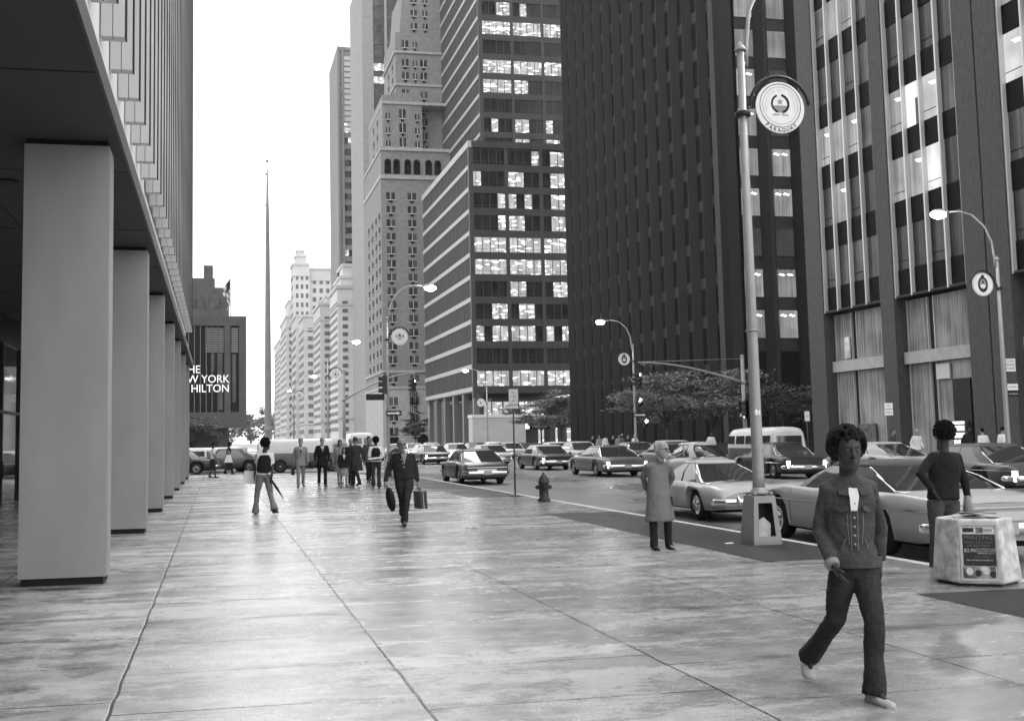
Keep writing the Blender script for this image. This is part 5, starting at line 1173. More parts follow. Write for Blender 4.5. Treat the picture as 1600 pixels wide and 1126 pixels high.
def person(label, J, skin=SK_L, top=None, bottom=None, shoe=SHOEK, hair=HAIR_Br, hairstyle='short', hem=.84, flare=1.0, sleeve='long', legs='trousers', skirt=None, skirthem=.55, legflare=1.0, det=1, collar=None, shirt=None, tie=None, fat=1.0, group=None, wide=1.0, headlook=None, vest=None, finger=None):
    s = J['s']; O = Vector((J['pelvis'].x, J['pelvis'].y, 0)); F, Rr = J['F'], J['R']; U = Vector((0, 0, 1)); HF = headlook or F; HR = Vector((HF.y, -HF.x, 0)).normalized() if headlook else Rr
    if HR.dot(Rr) < 0: HR = -HR
    q = lambda v: Vector(v) - O
    vox = {2: .0065, 1: .013, 0: .02}[det]
    b = MB(); hc = q(J['head']); nk = q(J['neck']); 
    hs = J.get('hs', 1.0)
    def hp(r, f, u): return hc + (HR*r*s + HF*f*s + U*u*s)*hs
    rings = []
    for u, w, d, fo in ((-.115, .028, .03, .055), (-.10, .045, .05, .04), (-.07, .058, .070, .022), (-.03, .068, .085, .005), (.01, .074, .094, -.003), (.05, .075, .098, -.006), (.085, .067, .088, -.008), (.11, .045, .06, -.01), (.122, .015, .02, -.01)):
        rings.append([hp(w*math.cos(a), fo + d*math.sin(a), u) for a in [2*PI*k/20 for k in range(20)]])
    b.loft(rings)
    b.tube([hp(0, .088, .03), hp(0, .105, -.005), hp(0, .112, -.025), hp(0, .092, -.036)], [.009*s, .012*s, .016*s, .010*s], 8)
    b.tube([hp(-.045, .082, .036), hp(0, .094, .034), hp(.045, .082, .036)], [.008*s, .009*s, .008*s], 6)
    b.tube([hp(-.024, .086, -.062), hp(0, .094, -.062), hp(.024, .086, -.062)], [.007*s, .012*s, .007*s], 6)
    for g_ in (-1, 1): b.tube([hp(g_*.074, -.005, .02), hp(g_*.084, -.015, .0), hp(g_*.076, -.005, -.028)], [.009*s, .012*s, .008*s], 6)
    b.tube([hp(0, -.015, -.05), nk + U*.0, q(J['chest'])], [.056*s, .058*s, .09*s], 12)
    b.tube([nk - U*.04, q(J['chest']), q(J['waist']), q(J['pelvis'])], [(.10*s, .07*s), (.14*s, .09*s), (.12*s, .085*s), (.13*s, .09*s)], 14, side=Rr)
    for sd, sg in (('R', 1), ('L', -1)):
        sh, el, wr = q(J['sh'+sd]), q(J['el'+sd]), q(J['wr'+sd]); b.tube([lerp(nk - U*.09*s, sh, .55), lerp(sh, el, .06), lerp(sh, el, .5), el, lerp(el, wr, .35), wr], [.04*s, .045*s, .042*s, .034*s, .036*s, .025*s], 10)
        # hand: palm, four fingers of different length with a bend, thumb from the side of the palm
        D = (wr - el).normalized(); D = (D + Vector((0, 0, -.35))).normalized(); hd = J.get('hand'+sd)
        if hd is not None: D = (q(hd) - wr).normalized()
        side = F if J.get('palm'+sd) is None else J['palm'+sd]; side = (side - D*side.dot(D)).normalized(); nrm = D.cross(side) * sg
        if nrm.dot(Rr*sg) > 0: nrm = -nrm
        palm = wr + D*.085*s
        b.tube([wr, wr + D*.03*s, palm], [(.026*s, .019*s), (.038*s, .016*s), (.041*s, .014*s)], 10, side=side)
        fr_ = (.0100 if det == 2 else .0105)*s; curl = J.get('curl', .45)
        for k in range(4):
            o_ = side*(.030 - .020*k)*s; Lf = (.072, .080, .075, .060)[k]*s; c1 = curl*(.8+.15*k)
            p0 = palm + o_ - D*.012*s; p1 = p0 + D*Lf*.45 + nrm*Lf*.1*c1; p2 = p1 + (D*math.cos(c1) + nrm*math.sin(c1))*Lf*.33; p3 = p2 + (D*math.cos(c1*2) + nrm*math.sin(c1*2))*Lf*.28
            b.tube([p0, p1, p2, p3], [fr_*1.1, fr_, fr_*.92, fr_*.75], 8)
        t0 = wr + D*.03*s + side*.025*s; b.tube([t0, t0 + (D*.6 + side*.7 + nrm*.25).normalized()*.035*s, t0 + (D*.85 + side*.45 + nrm*.4).normalized()*.068*s], [.012*s, .0105*s, .008*s], 8)
        hip, kn, an, toe = q(J['hip'+sd]), q(J['kn'+sd]), q(J['an'+sd]), q(J['toe'+sd])
        b.tube([hip, lerp(hip, kn, .5), kn, lerp(kn, an, .3), an], [.075*s, .068*s, .05*s, .05*s, .033*s], 10)
        hl = an - (toe-an)*.25; hl.z = min(an.z, max(.03, an.z-.05)); b.tube([an, lerp(an, toe, .35), lerp(an, toe, .6)], [.030*s, .024*s, .012*s], 8)
    body = b.build('person', skin); body.location = O; smooth_mod(body, vox, 3 if det == 2 else 3, .5); tag(body, label, 'person', group)
    def child(mb, name, m, vx=None, it=6, loc=None):
        o = mb.build(name, m, body)
        if vx: smooth_mod(o, vx, it, .6)
        if vx and name in FOLDS and det >= 1:
            for tx, k in zip(fold_tex(), (.016, .007)):
                d_ = o.modifiers.new('folds', 'DISPLACE'); d_.texture = tx; d_.strength = k; d_.mid_level = .5; d_.texture_coords = 'LOCAL'
        return o
    # trousers or bare legs with a skirt
    if legs == 'trousers':
        t = MB(); pv = q(J['pelvis']); t.tube([lerp(pv, q(J['waist']), .55), pv + U*.03, pv - U*.07*s], [(.155*s*fat, .105*s*fat), (.165*s*fat, .115*s*fat), (.12*s*fat, .10*s)], 16, side=Rr)
        for sd in 'RL':
            hip, kn, an, toe = q(J['hip'+sd]), q(J['kn'+sd]), q(J['an'+sd]), q(J['toe'+sd]); fd = (toe-an); fd.z = 0; fd = fd.normalized() if fd.length > 0 else F
            lo = an + (an-kn).normalized()*.025
            t.tube([hip + U*.02, lerp(hip, kn, .3), lerp(hip, kn, .7), kn, lerp(kn, an, .5), lerp(kn, an, .85), lo], [.095*s*fat, .092*s*fat, .075*s, .066*s, .062*s, .062*s*legflare, .068*s*legflare], 12)
        child(t, 'trousers', bottom, vox*1.3, 5)
    elif skirt is not None:
        t = MB(); pv = q(J['pelvis']); w_ = q(J['waist']); t.loft([[c + Rr*rx*s*math.cos(a)*1 + F*ry*s*math.sin(a) + Vector((0, 0, 0)) for a in [2*PI*k/20 for k in range(20)]] for c, rx, ry in ((w_, .14, .1), (pv, .18, .13), (Vector((pv.x, pv.y, skirthem*s)) , .22*flare, .18*flare))]); child(t, 'skirt', skirt, vox*1.3, 3)
    # coat, jacket or shirt
    t = MB(); ch, wa, pv = q(J['chest']), q(J['waist']), q(J['pelvis']); hz_ = hem*s
    ringsT = [(nk - U*.012*s, .07, .062), (nk - U*.03*s, .11, .078), (nk - U*.055*s, .155*wide, .092), (ch + U*.07*s, .188*wide, .112), (ch, .20*wide, .125), (wa, .175*fat*wide, .12*fat)]
    if hz_ < wa.z - .02: 
        ringsT.append((pv, .185*fat*flare, .13*fat*flare))
        if hz_ < pv.z - .05: ringsT.append((Vector((pv.x, pv.y, (pv.z+hz_)/2)), .20*fat*flare, .15*fat*flare)); ringsT.append((Vector((pv.x, pv.y, hz_)), .225*fat*flare, .165*fat*flare))
    t.loft([[c + Rr*(rx*s*math.cos(a)) + F*(ry*s*math.sin(a)) for a in [2*PI*k/24 for k in range(24)]] for c, rx, ry in ringsT])
    if sleeve != 'none':
        for sd in 'RL':
            sh, el, wr = q(J['sh'+sd]), q(J['el'+sd]), q(J['wr'+sd]); 
            if sleeve == 'long': t.tube([lerp(nk - U*.05*s, sh, .6), sh, lerp(sh, el, .5), el, lerp(el, wr, .5), lerp(el, wr, .97)], [.055*s, .066*s, .06*s, .056*s, .048*s, .042*s], 12)
            else: t.tube([lerp(nk - U*.05*s, sh, .6), sh, lerp(sh, el, .5), lerp(sh, el, .8)], [.05*s, .062*s, .06*s, .06*s], 12)
    jk = child(t, 'jacket' if hem < .95 else 'shirt', top, vox*1.25, 5)
    if vest is not None:
        t = MB(); t.loft([[c + Rr*(rx*s*math.cos(a)) + F*(ry*s*math.sin(a)) for a in [2*PI*k/24 for k in range(24)]] for c, rx, ry in ((nk - U*.06*s, .13, .10), (ch + U*.08*s, .155, .128), (ch, .19, .14), (wa, .175, .135), (lerp(wa, pv, .8), .175, .135))]); child(t, 'vest', vest, vox*1.25, 3)
    if shirt is not None:
        t = MB(); A = nk + F*.075*s - U*.01*s; W_ = .055*s
        fr = lambda r, u, o=0: ch + Rr*r*s + U*u*s + F*(.132 + .012 - .25*abs(r)**1.2 + o)*s
        pts = [(-.055, .165), (.055, .165), (0.0, -.06 if tie is None else .0)]
        i = [fr(-.06, .13, -.035), fr(.06, .13, -.035), fr(.035, .04), fr(0, -.08), fr(-.035, .04)]
        t.v += [tuple(p) for p in i] + [tuple(p - F*.03) for p in i]; t.f += [(0, 1, 2, 3, 4), (9, 8, 7, 6, 5)] + [(k, k+5, (k+1) % 5+5, (k+1) % 5) for k in range(5)]; t.mi += [0]*7; t.sm += [False]*7
        child(t, 'shirt_front', shirt)
        if tie is not None: t = MB(); t.tube([fr(0, .12, .0), fr(0, .03, .012), fr(0, -.07, .006)], [(.012*s, .006*s), (.022*s, .006*s), (.012*s, .006*s)], 8, side=Rr); child(t, 'tie', tie)
    for sd in 'RL':
        an, toe = q(J['an'+sd]), q(J['toe'+sd]); d = toe - an; d2 = Vector((d.x, d.y, 0)); d2 = d2.normalized() if d2.length > .02 else F
        t = MB(); heel = J.get('heel'+sd); heel = q(heel) if heel is not None else an - d2*.055*s - U*(an.z - max(.035, an.z-.06))
        ax = (toe - heel).normalized(); sdv = Vector((-d2.y, d2.x, 0))
        t.tube([heel - ax*.01, heel + ax*.03*s, lerp(heel, toe, .35) + U*.012, lerp(heel, toe, .7), toe - ax*.03*s, toe], [(.026*s, .026*s), (.036*s, .036*s), (.037*s, .038*s), (.043*s, .03*s), (.04*s, .026*s), (.02*s, .016*s)], 12, side=sdv)
        t.tube([lerp(heel, an, .3), an + U*.02], [(.036*s, .036*s), .038*s], 10)
        sh_o = child(t, 'shoe', shoe, vox*1.0 if det == 2 else None, 3)
        if det == 2: so = MB(); so.tube([heel - ax*.015 - U*.03, lerp(heel, toe, .5) - U*.026, toe - ax*.01 - U*.012], [(.034*s, .009), (.043*s, .009), (.03*s, .008)], 12, side=sdv); so.build('sole', SOLE, sh_o)
    # hair
    t = MB(); r_ = random.Random(hash(label) % 1000 if False else len(label))
    if hairstyle == 'afro':
        for k in range(420 if det == 2 else 260):
            a, c = r_.uniform(0, 2*PI), r_.uniform(-.75, 1); rr = math.sqrt(max(0, 1-c*c)); p = (rr*math.cos(a)*.114, rr*math.sin(a)*.115 - .03, c*.125 + .048)
            if p[1] > .02 and p[2] < .072: continue
            t.ball(hp(*p), r_.uniform(.012, .022)*s if det == 2 else r_.uniform(.012, .022)*s, 3)
        t.ball(hp(0, -.035, .05), (.108*s, .1*s, .112*s), 10); child(t, 'hair', hair, vox*1.1 if det == 2 else None, 1)
    elif hairstyle == 'short':
        rg = []
        for u, w, d, fo in ((-.03, .066, .055, -.045), (.02, .082, .085, -.028), (.06, .086, .098, -.018), (.10, .074, .092, -.012), (.125, .048, .065, -.012), (.135, .012, .02, -.012)): rg.append([hp(w*math.cos(a), fo + d*math.sin(a)*(.92 if math.sin(a) > 0 else 1.02), u) for a in [2*PI*k/18 for k in range(18)]])
        t.loft(rg); child(t, 'hair', hair)
    elif hairstyle == 'long':
        rg = []
        for u, w, d, fo in ((-.17, .06, .03, -.07), (-.10, .085, .05, -.06), (-.03, .09, .075, -.045), (.03, .09, .092, -.028), (.08, .086, .1, -.02), (.12, .06, .07, -.014), (.14, .012, .02, -.012)): rg.append([hp(w*math.cos(a), fo + d*math.sin(a), u) for a in [2*PI*k/18 for k in range(18)]])
        t.loft(rg); child(t, 'hair', hair)
    elif hairstyle == 'balding':
        rg = []
        for u, w, d, fo in ((-.045, .062, .045, -.05), (-.01, .079, .07, -.036), (.03, .081, .074, -.034), (.07, .074, .07, -.034), (.10, .056, .055, -.034), (.122, .03, .03, -.03), (.127, .01, .012, -.03)): rg.append([hp(w*math.cos(a), fo + d*math.sin(a)*(.62 if math.sin(a) > 0 else 1.05), u) for a in [2*PI*k/18 for k in range(18)]])
        t.loft(rg); child(t, 'hair', hair)
    if det >= 1:
        for g_ in (-1, 1):
            e = MB(); e.ball(hp(g_*.030, .082, .014), (.011*s, .011*s, .008*s), 7); eo = e.build('eye', EYEW if det == 2 else EYEK, body)
            if det == 2: e = MB(); e.ball(hp(g_*.030, .0905, .013), .0048*s, 6); e.build('iris', EYEK, eo)
    return body, hp, child, q
def glasses(body, hp, m):
    g = MB()
    for s_ in (-1, 1): g.tube([hp(s_*.034 + .022*math.cos(a), .100, .012+.017*math.sin(a)) for a in [2*PI*k/12 for k in range(13)]], .0035, 5); g.tube([hp(s_*.056, .098, .015), hp(s_*.08, -.005, .02)], .003, 5)
    g.tube([hp(-.012, .101, .015), hp(.012, .101, .015)], .003, 5); g.build('glasses', m, body)
def shot(Y, F, s, **k):
    """joints read off the photograph as real points at distance Y (plus an offset)"""
    J = dict(F=Vector(F).normalized(), s=s); J['R'] = Vector((J['F'].y, -J['F'].x, 0))
    for n_, p in k.items(): J[n_] = at(p[0], p[1], Y + (p[2] if len(p) > 2 else 0)) if isinstance(p, tuple) else p
    return J

# --- the youth in denim striding past, nearest figure (his right side is at the left of the picture)
DEN = cloth('denim_jacket', .06, .35, 9, .85, .8); DENP = cloth('denim_trousers', .026, .3, 7, .85, .8)
J = shot(6.58, (-.22, -.97, 0), .955, head=(1325, 706, -.06), neck=(1325, 739, -.02), hs=1.06, chest=(1325, 788), waist=(1330, 846), pelvis=(1334, 884),
    shR=(1295, 761, .02), elR=(1281, 828, .10), wrR=(1301, 882, -.08), handR=(1316, 905, -.12), shL=(1355, 761, .0), elL=(1374, 826, .16), wrL=(1374, 876, .22), handL=(1374, 900, .24),
    hipR=(1317, 893, .02), knR=(1306, 966, .05), anR=(1266, 1022, .44), toeR=(1268, 1060, .36), heelR=(1256, 1035, .50), hipL=(1351, 893, -.02), knL=(1366, 970, -.18), anL=(1366, 1078, -.22), toeL=(1397, 1103, -.40), heelL=(1356, 1092, -.16))
J['curl'] = .35
body, hp, child, q = person('youth with an afro in denim jacket and jeans striding past at right', J, SK_D, DEN, DENP, SHOEW, HAIR_B, 'afro', hem=.93, det=2, legflare=1.15, fat=.95, wide=.90)
F_, R_, U_ = J['F'], J['R'], Vector((0, 0, 1)); ch = q(J['chest']); nk = q(J['neck'])
def chest_pt(r, u, o=0): return ch + R_*r*.92 + U_*u + F_*(.126 + o - 2.4*r*r*1.2)
t = MB(); t.loft([[chest_pt(-.035, .13, -.03), chest_pt(.04, .13, -.03)], [chest_pt(-.03, .06, .012), chest_pt(.035, .06, .012)], [chest_pt(-.012, -.03, .012), chest_pt(.03, -.03, .012)]], ring_closed=False, caps=False); child(t, 'white_undershirt', mat('undershirt', .7, .8))
for s_ in (-1, 1):
    t = MB(); P = [chest_pt(s_*.02, .145, -.05), chest_pt(s_*.085, .15, -.07), chest_pt(s_*.10, .075, .012), chest_pt(s_*.045, .065, .016)]; t.loft([P, [p + F_*.012 for p in P]], sm=False); child(t, 'collar', DEN)
    t = MB(); P = [chest_pt(s_*.05, .0, .013), chest_pt(s_*.145, .0, .013), chest_pt(s_*.145, -.025, .016), chest_pt(s_*.0975, -.042, .016), chest_pt(s_*.05, -.025, .016)]; t.loft([P, [p + F_*.010 for p in P]], sm=False); child(t, 'pocket_flap', DEN)
t = MB(); 
for k in range(4): t.ball(chest_pt(.01, -.075 - .055*k, .008 - .004*k), (.009, .009, .009), 5)
child(t, 'jacket_buttons', POLE)
t = MB(); t.loft([[chest_pt(-.17+.034*k, .012 + d, .010) for k in range(11)] for d in (0, .006)], ring_closed=False, caps=False); child(t, 'yoke_seam', cloth('seam', .05))
WORN = cloth('worn_seam', .17, .3, 20)
for s_ in (-1, 1):
    t = MB(); t.loft([[chest_pt(s_*(.052 + d), -.05, .010), chest_pt(s_*(.050 + d), -.14, .006), chest_pt(s_*(.040 + d), -.24, -.006)] for d in (0, .005)], ring_closed=False, caps=False); child(t, 'jacket_seam', WORN)
    t = MB(); t.loft([[chest_pt(s_*(.06 + d), -.20 - .0*k, .002) for k in range(1)] + [chest_pt(s_*(.09 + d), -.27, -.008)] for d in (0, .006)], ring_closed=False, caps=False); child(t, 'pocket_welt', WORN)
t = MB(); t.loft([[chest_pt(.0 + d, -.03, .014), chest_pt(.0 + d, -.15, .008), chest_pt(.0 + d, -.28, -.004)] for d in (-.014, -.010)], ring_closed=False, caps=False); child(t, 'jacket_seam', WORN)
t = MB(); t.loft([[chest_pt(.0 + d, -.03, .014), chest_pt(.0 + d, -.15, .008), chest_pt(.0 + d, -.28, -.004)] for d in (.030, .034)], ring_closed=False, caps=False); child(t, 'jacket_seam', WORN)
t = MB(); wr, el = q(J['wrR']), q(J['elR']); t.tube([lerp(el, wr, .9), lerp(el, wr, 1.04)], [.047, .043], 14); child(t, 'cuff', cloth('cuff', .26))
t = MB(); w0, p0 = q(J['waist']), q(J['pelvis']); t.loft([[lerp(w0, p0, f) + R_*(.178*math.cos(a)) + F_*(.125*math.sin(a)) for a in [2*PI*k/28 for k in range(28)]] for f in (.55, 1.0)], caps=False); child(t, 'waistband', DEN)
t = MB(); t.tube([hp(-.022, .093, -.055), hp(0, .102, -.053), hp(.022, .093, -.055)], [.004, .006, .004], 6); t.tube([hp(-.02, .092, -.067), hp(0, .099, -.069), hp(.02, .092, -.067)], [.004, .006, .004], 6); child(t, 'lips', mat('lips_dark', .06, .4))

# --- the old man in the raincoat
J = shot(15.45, (.45, -.89, 0), .94, hs=1.14, head=(1034, 703, -.08), neck=(1029, 720), chest=(1028, 735), waist=(1029, 762), pelvis=(1030, 776), shR=(1013, 727, -.02), elR=(1005, 746, .14), wrR=(1010, 765, .24), handR=(1018, 771, .26), shL=(1045, 727, .03), elL=(1050, 746, .16), wrL=(1040, 766, .26), handL=(1032, 771, .28),
    hipR=(1021, 778), hipL=(1040, 778), knR=(1021, 815, -.02), knL=(1043, 815), anR=(1022, 852, .0), toeR=(1030, 860, -.14), anL=(1045, 850, .05), toeL=(1056, 861, -.12))
body, hp, child, q = person('old man in a knee length raincoat standing with hands behind his back', J, SK_L, cloth('raincoat', .15, .1, 6), cloth('black_trousers', .018), SHOEK, HAIR_G, 'balding', hem=.44, flare=1.04, fat=1.15, wide=1.0, headlook=Vector((.6, -.8, 0)))
glasses(body, hp, SIGNK); F_, R_, U_ = J['F'], J['R'], Vector((0, 0, 1)); ch = q(J['chest'])
t = MB(); fr = lambda r, z, o: Vector((ch.x, ch.y, z)) + R_*r + F_*o
t.loft([[fr(-.045, 1.27, .135), fr(-.035, 1.27, .137)], [fr(-.045, 1.0, .158), fr(-.037, 1.0, .16)], [fr(-.045, .72, .185), fr(-.037, .72, .187)], [fr(-.045, .42, .203), fr(-.035, .42, .205)]], ring_closed=False, caps=False); child(t, 'coat_front_fold', cloth('fold', .03))
for s_ in (-1, 1):
    t = MB(); P = [fr(s_*.015-.02, 1.345, .085), fr(s_*.085, 1.36, .05), fr(s_*.10, 1.29, .105), fr(s_*.035-.01, 1.27, .135)]; t.loft([P, [p + F_*.012 for p in P]], sm=False); child(t, 'collar', cloth('raincoat_collar', .16))

# --- the man walking towards us with two bags
DK = cloth('charcoal_cardigan', .018, .3, 12); 
J = shot(21.5, (.03, -1, 0), 1.0, head=(627.5, 695, -.07), neck=(628.5, 706.5), chest=(629.5, 719), waist=(631, 739), pelvis=(631.5, 748), hs=1.08, shR=(618.5, 711), elR=(607, 731, .05), wrR=(602, 753, -.08), shL=(642.5, 711), elL=(649.5, 731, .05), wrL=(652.5, 753, -.05),
    hipR=(624.5, 750), hipL=(639, 750), knR=(628, 781, -.02), knL=(636, 781, -.22), anR=(629, 802, .45), toeR=(629, 817, .52), anL=(632, 814, -.2), toeL=(632, 821, -.42))
body, hp, child, q = person('moustached man in open dark cardigan carrying a bag in each hand', J, SK_M, DK, cloth('dark_slacks', .022, .2), SHOEK, HAIR_B, 'balding', hem=.86, fat=1.12, wide=1.05, shirt=mat('sport_shirt', .22, .8), legflare=1.1)
glasses(body, hp, SIGNK); t = MB(); t.tube([hp(-.028, .092, -.05), hp(0, .104, -.044), hp(.028, .092, -.05)], [.006, .009, .006], 6); child(t, 'moustache', HAIR_B)
t = MB(); ch = q(J['chest'])
for k in range(3): t.ball(ch + Vector((-.05+.02*k, -.15-.003*k, .02 - .07*k)), .011, 5)
child(t, 'cardigan_buttons', SIGNW)
bc = MB(); bc.box(-.075, .075, -.22, .22, -.34, 0); bo = bevel(bc.build('briefcase', mat('case_leather', .04, .4)), .015); w_ = J['wrL']; bo.location = (w_.x+.03, w_.y-.05, w_.z-.16); bo.rotation_euler = (0, -.06, .1); tag(bo, 'dark hard briefcase with bright edges in the cardigan man left hand', 'briefcase')
q_ = MB(); q_.box(-.008, .008, -.225, .225, -.345, .005); q_.build('metal_edge', CHROME, bo); q_ = MB(); q_.tube([(0, -.07, 0), (0, -.06, .045), (0, .06, .045), (0, .07, 0)], .01, 6); q_.build('handle', SIGNK, bo)
bc = MB(); bc.ball((0, 0, -.25), (.085, .19, .24), 9); bo = bc.build('shoulder_bag', cloth('bag_black', .012)); w_ = J['wrR']; bo.location = (w_.x+.05, w_.y-.03, w_.z-.08); bo.rotation_euler = (0, -.18, 0); tag(bo, 'soft black bag hanging from the cardigan man right hand', 'bag')
q_ = MB(); q_.tube([(-.02, -.06, -.04), (-.04, 0, .06), (-.02, .06, -.04)], .012, 6); q_.build('strap', SIGNK, bo)

# --- the man in the black waistcoat walking away
J = shot(26.4, (-.12, .99, 0), 1.0, head=(416, 694.5, .0), neck=(413.5, 706), chest=(412.5, 717), waist=(412, 733), pelvis=(412, 741), shL=(403.5, 709), elL=(399.5, 727, .12), wrL=(398, 742, .22), shR=(424, 709.5), elR=(426, 728, .02), wrR=(424.5, 746, -.08), hipL=(407, 743), hipR=(418, 743), knL=(401.5, 773, .12), anL=(399, 800, .1), toeL=(399.5, 801, .32), knR=(422.5, 772, .02), anR=(429, 795, -.3), toeR=(434, 799.5, -.14))
body, hp, child, q = person('man in black waistcoat and pale flared trousers walking away with an umbrella', J, SK_D, mat('white_shirt', .62, .8), cloth('pale_flares', .17), SHOEK, HAIR_B, 'afro', hem=1.0, sleeve='short', vest=cloth('waistcoat', .01), legflare=1.35, headlook=Vector((.7, .7, 0)))
u = MB(); u.tube([(0, 0, 0), (.13, .05, -.20), (.30, .1, -.47)], [(.02), .03, .006], 8); w_ = J['wrR']; u.tube([(-.13, -.03, .2), (0, 0, 0)], .01, 6); uo = u.build('umbrella', cloth('umbrella_black', .012)); uo.location = w_ + Vector((-.02, -.03, -.03)); tag(uo, 'rolled black umbrella in the waistcoat man hand', 'umbrella')
u = MB(); u.box(-.16, .16, -.012, .012, -.3, 0); uo = u.build('paper_folder', mat('paper_white', .65, .7)); w_ = J['wrL']; uo.location = w_ + Vector((-.08, .02, .1)); uo.rotation_euler = (0, .12, .3); tag(uo, 'large white paper folder held at the waistcoat man side', 'folder')

# --- the dark jacketed youth behind the litter container
J = shot(12.35, (.18, .98, 0), 1.0, head=(1474, 680, .0), neck=(1475, 704), chest=(1476, 727), waist=(1474, 762), pelvis=(1474, 780), shL=(1457, 713), elL=(1437, 740, -.05), wrL=(1458, 766, -.1), hs=1.1, shR=(1494, 713), elR=(1506, 747), wrR=(1513, 780, -.05), hipL=(1462, 784), hipR=(1486, 784), knL=(1462, 835, -.03), anL=(1460, 890), toeL=(1459, 893, .2), knR=(1488, 835, -.03), anR=(1490, 890), toeR=(1491, 893, .2))
person('person in black jacket with afro seen from behind beyond the litter container', J, SK_D, cloth('black_jacket', .012, .3, 8), cloth('jeans_dark', .05), SHOEK, HAIR_B, 'afro', hem=.86, fat=1.08)
u = MB(); u.tube([(0, 0, .05), (.01, 0, -.1), (.03, 0, -.26)], [(.03, .05), (.06, .07), (.05, .06)], 10); uo = u.build('folded_coat', cloth('coat_pale', .24)); uo.location = J['wrR'] + Vector((-.03, -.02, 0)); tag(smooth_mod(uo, None), 'pale folded cloth hanging from the hand beyond the litter container', 'garment')

# --- the walkers in the middle distance
GREYS = cloth('grey_suit', .22); BLKS = cloth('black_suit', .01); COATK = cloth('dark_coat', .018); PATT = mat('patterned_dress', .22, .8, .7, 22); WHB = mat('white_blouse', .65, .8); BRN = cloth('brown_jacket', .06)
def gp(px, py):
    w = FR.T @ np.array([(px - PCX) / FOC, (py - PCY) / FOC, 1.0]); t = -EYE / w[2]; return w[0]*t, w[1]*t
x, y = gp(470, 761); J = pose(x, y, .0, 1.76, .18, .3, 1); person('man in pale grey suit and dark tie with open jacket and small case', J, SK_L, GREYS, GREYS, SHOEK, HAIR_Br, 'short', hem=.76, det=1, shirt=WHB, tie=SIGNK, flare=1.05)
b_ = MB(); b_.box(-.06, .06, -.18, .18, -.3, 0); bo = bevel(b_.build('slim_case', SIGNK), .01); bo.location = J['wrR'] + Vector((-.03, -.03, -.14)); tag(bo, 'slim dark case hanging beside the pale grey suit', 'case')
b_ = MB(); b_.ball((0, 0, -.12), (.16, .08, .15), 7); bo = b_.build('travel_bag', SIGNK); bo.location = J['wrL'] + Vector((.16, .05, .05)); tag(bo, 'dark slung travel bag between the two suited men', 'bag')
x, y = gp(503.5, 760); J = pose(x, y, .05, 1.8, .10, .3, -1); person('tall man in black suit with white shirt and pale tie', J, SK_L, BLKS, BLKS, SHOEK, HAIR_G, 'balding', hem=.74, det=1, shirt=WHB, tie=mat('tie_pale', .35, .6))
x, y = gp(531, 757); J = pose(x, y, .2, 1.68, .15, .3, 1); person('woman with dark hair in patterned coat left of the girl', J, SK_M, PATT, PATT, SHOEK, HAIR_B, 'long', hem=.55, det=1, legs='skirt', skirt=PATT, skirthem=.5)
x, y = gp(537, 760); J = pose(x, y, .1, 1.40, .14, .3, -1); person('girl in dark jacket and patterned skirt with bare legs', J, SK_M, cloth('girl_jacket', .015), BLKS, SHOEK, HAIR_B, 'long', hem=.84, det=1, legs='skirt', skirt=PATT, skirthem=.5, flare=1.15, shirt=WHB)
x, y = gp(549, 757); J = pose(x, y + .3, .4, 1.72, .12, .3, 1); person('white haired man in dark coat turning to his companion', J, SK_L, COATK, COATK, SHOEK, HAIR_G, 'short', hem=.62, det=1, shirt=WHB)
x, y = gp(557, 759); J = pose(x, y, PI + .5, 1.78, .34, .3, 1); person('man in long dark overcoat walking away in the group', J, SK_M, cloth('overcoat', .03), COATK, SHOEK, HAIR_Br, 'short', hem=.55, flare=1.18, det=1)
x, y = gp(576, 752); J = pose(x, y, .4, 1.8, .1, .3, 1); person('man in dark striped suit half hidden behind the woman with folder', J, SK_M, BRN, BLKS, SHOEK, HAIR_B, 'short', hem=.74, det=1)
x, y = gp(588, 763); J = pose(x, y, PI - .1, 1.74, .10, .2, 1); J['wrL'] = J['pelvis'] + Vector((.16, .12, .1)); J['wrR'] = J['pelvis'] + Vector((-.16, .12, .1)); person('woman with afro and white sleeves in black vest seen from behind', J, SK_D, WHB, cloth('plum_trousers', .03), SHOEK, HAIR_B, 'afro', hem=.9, vest=BLKS, det=1, legflare=1.3)
b_ = MB(); b_.box(-.3, .22, -.02, .02, -.03, .03); bo = b_.build('paper_folder', WHB); bo.location = J['pelvis'] + Vector((0, -.16, .12)); bo.rotation_euler = (0, -.08, .1); tag(bo, 'white folder edge across the back of the woman with white sleeves', 'folder')
x, y = gp(357, 741); J = pose(x, y, PI/2, 1.7, .2, .3, 1); person('woman in ankle length dark cape with a white bag near the arcade', J, SK_D, COATK, COATK, SHOEK, HAIR_B, 'long', hem=.22, flare=1.35, det=0)
b_ = MB(); b_.prism([(-.22, -.42), (.22, -.42), (.12, -.02), (-.1, -.02)], -.06, .06, axis=1); b_.tube([(-.08, 0, -.02), (0, 0, .2), (.1, 0, -.02)], .015, 6); bo = b_.build('handbag', WHB); bo.location = J['pelvis'] + Vector((0, -.34, .15)); tag(bo, 'white handbag against the dark cape', 'handbag')
x, y = gp(332, 747); J = pose(x, y, PI/2 + .2, 1.68, .16, .3, -1); person('woman in pale blouse and dark skirt beside the arcade columns', J, SK_D, WHB, BLKS, SHOEK, HAIR_B, 'short', hem=.95, sleeve='short', det=0, legs='skirt', skirt=COATK, skirthem=.5)
J = pose(-5.55, 30.0, .2, 1.72, .08, .2, 1); person('dark silhouetted person standing deep in the arcade', J, SK_D, COATK, COATK, SHOEK, HAIR_B, 'short', det=0)
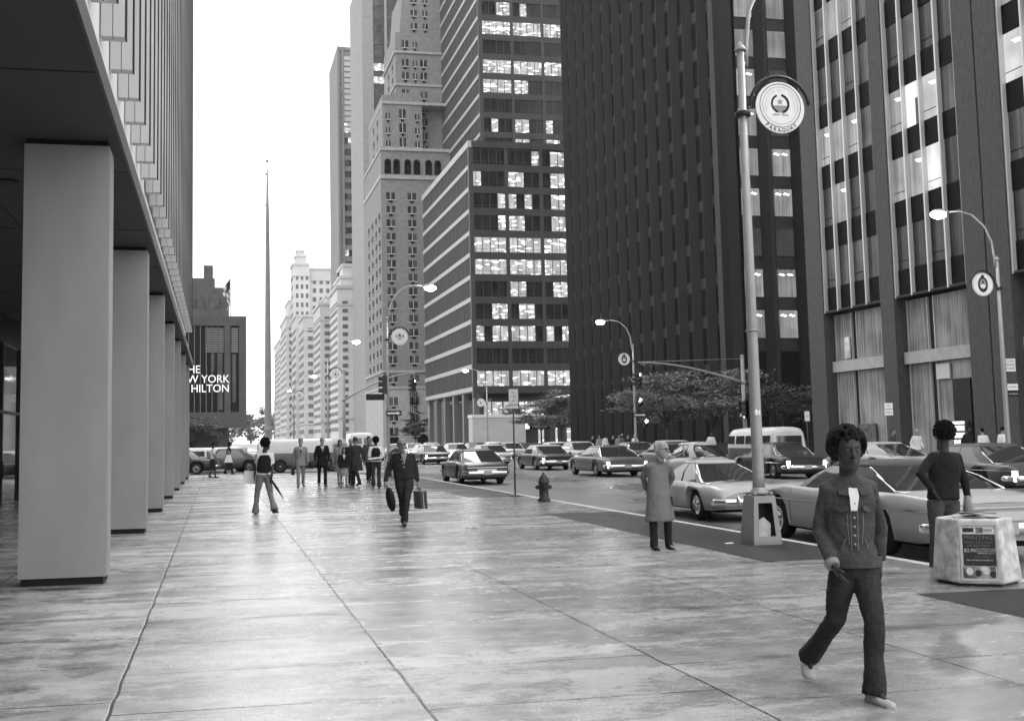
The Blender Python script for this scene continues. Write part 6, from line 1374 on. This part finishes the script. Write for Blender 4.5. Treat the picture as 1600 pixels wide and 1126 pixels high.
FARY = {1428: 44.6, 1391: 46.4, 1511: 41.0, 1540: 39.9, 1568: 38.8, 1223: 56.4, 925: 89.2, 936: 87.4, 945: 86.0, 957: 84.2, 973: 82.9, 981: 82.2, 994: 80.9, 1007: 79.4, 1102: 66.2}
FARS = [(1428, 30.3, 'white haired woman in pale blouse on the far sidewalk', WHB, HAIR_G, 'short', 0), (1391, 30.3, 'man in dark jacket by the drapes of the pier tower', BRN, HAIR_Br, 'short', .4), (1511, 30.2, 'man in black jacket on the far sidewalk beside the lit case', COATK, HAIR_B, 'short', .2),
        (1540, 30.1, 'man in white shirt with dark cap walking away on the far sidewalk', WHB, HAIR_B, 'short', PI), (1568, 30.1, 'man in white shirt farthest right on the far sidewalk', WHB, HAIR_B, 'short', PI/2), (1223, 30, 'pale haired person by the bus stop plate at the dark tower', COATK, HAIR_G, 'short', 0),
        (925, 31, 'dark clothed person leftmost before the dark tower', COATK, HAIR_B, 'short', .3), (936, 30.6, 'person in grey jacket before the dark tower', GREYS, HAIR_Br, 'short', -.4), (945, 30.2, 'person in white shirt before the dark tower', WHB, HAIR_B, 'short', .5),
        (957, 30.2, 'man in dark suit with pale shirt front before the dark tower', BLKS, HAIR_B, 'short', 0), (973, 30.6, 'woman in pale dress before the dark tower', PATT, HAIR_B, 'long', 0), (981, 30.2, 'person in mid grey coat right of the pale dress', cloth('mid_coat', .12), HAIR_G, 'short', .4),
        (994, 30, 'dark coated person at the foot of the signal lamp pole', COATK, HAIR_B, 'short', 0), (1007, 30, 'large person in white shirt right of the signal lamp pole', WHB, HAIR_G, 'short', PI), (1102, 30, 'person in white shirt beyond the taxi roof', WHB, HAIR_B, 'short', 0)]
for k, (px, X, lb, tp, hr, hs, ro) in enumerate(FARS):
    y = FARY[px]; X = X if px > 1200 else 30.5; J = pose(X, y, ro, 1.70 + .04*(k % 3), .12, .3, (-1)**k); person(lb, J, (SK_L, SK_M, SK_D)[k % 3], tp, COATK, SHOEK, hr, hs, hem=.82, det=0, group='people on the far sidewalk')
# ================================================================= HAZE
hz = MB(); hz.box(-300, 400, -40, 1300, -1.6, 260)
hm = bpy.data.materials.new('haze'); hm.use_nodes = True; nt = hm.node_tree; nt.nodes.clear()
o_ = nt.nodes.new('ShaderNodeOutputMaterial'); pv = nt.nodes.new('ShaderNodeVolumePrincipled'); pv.inputs['Color'].default_value = (1, 1, 1, 1); pv.inputs['Density'].default_value = 0.00009; pv.inputs['Anisotropy'].default_value = 0.2
nt.links.new(pv.outputs[0], o_.inputs['Volume'])
tag(hz.build('haze', hm), kind='stuff', label='pale even haze filling the avenue', cat='haze')
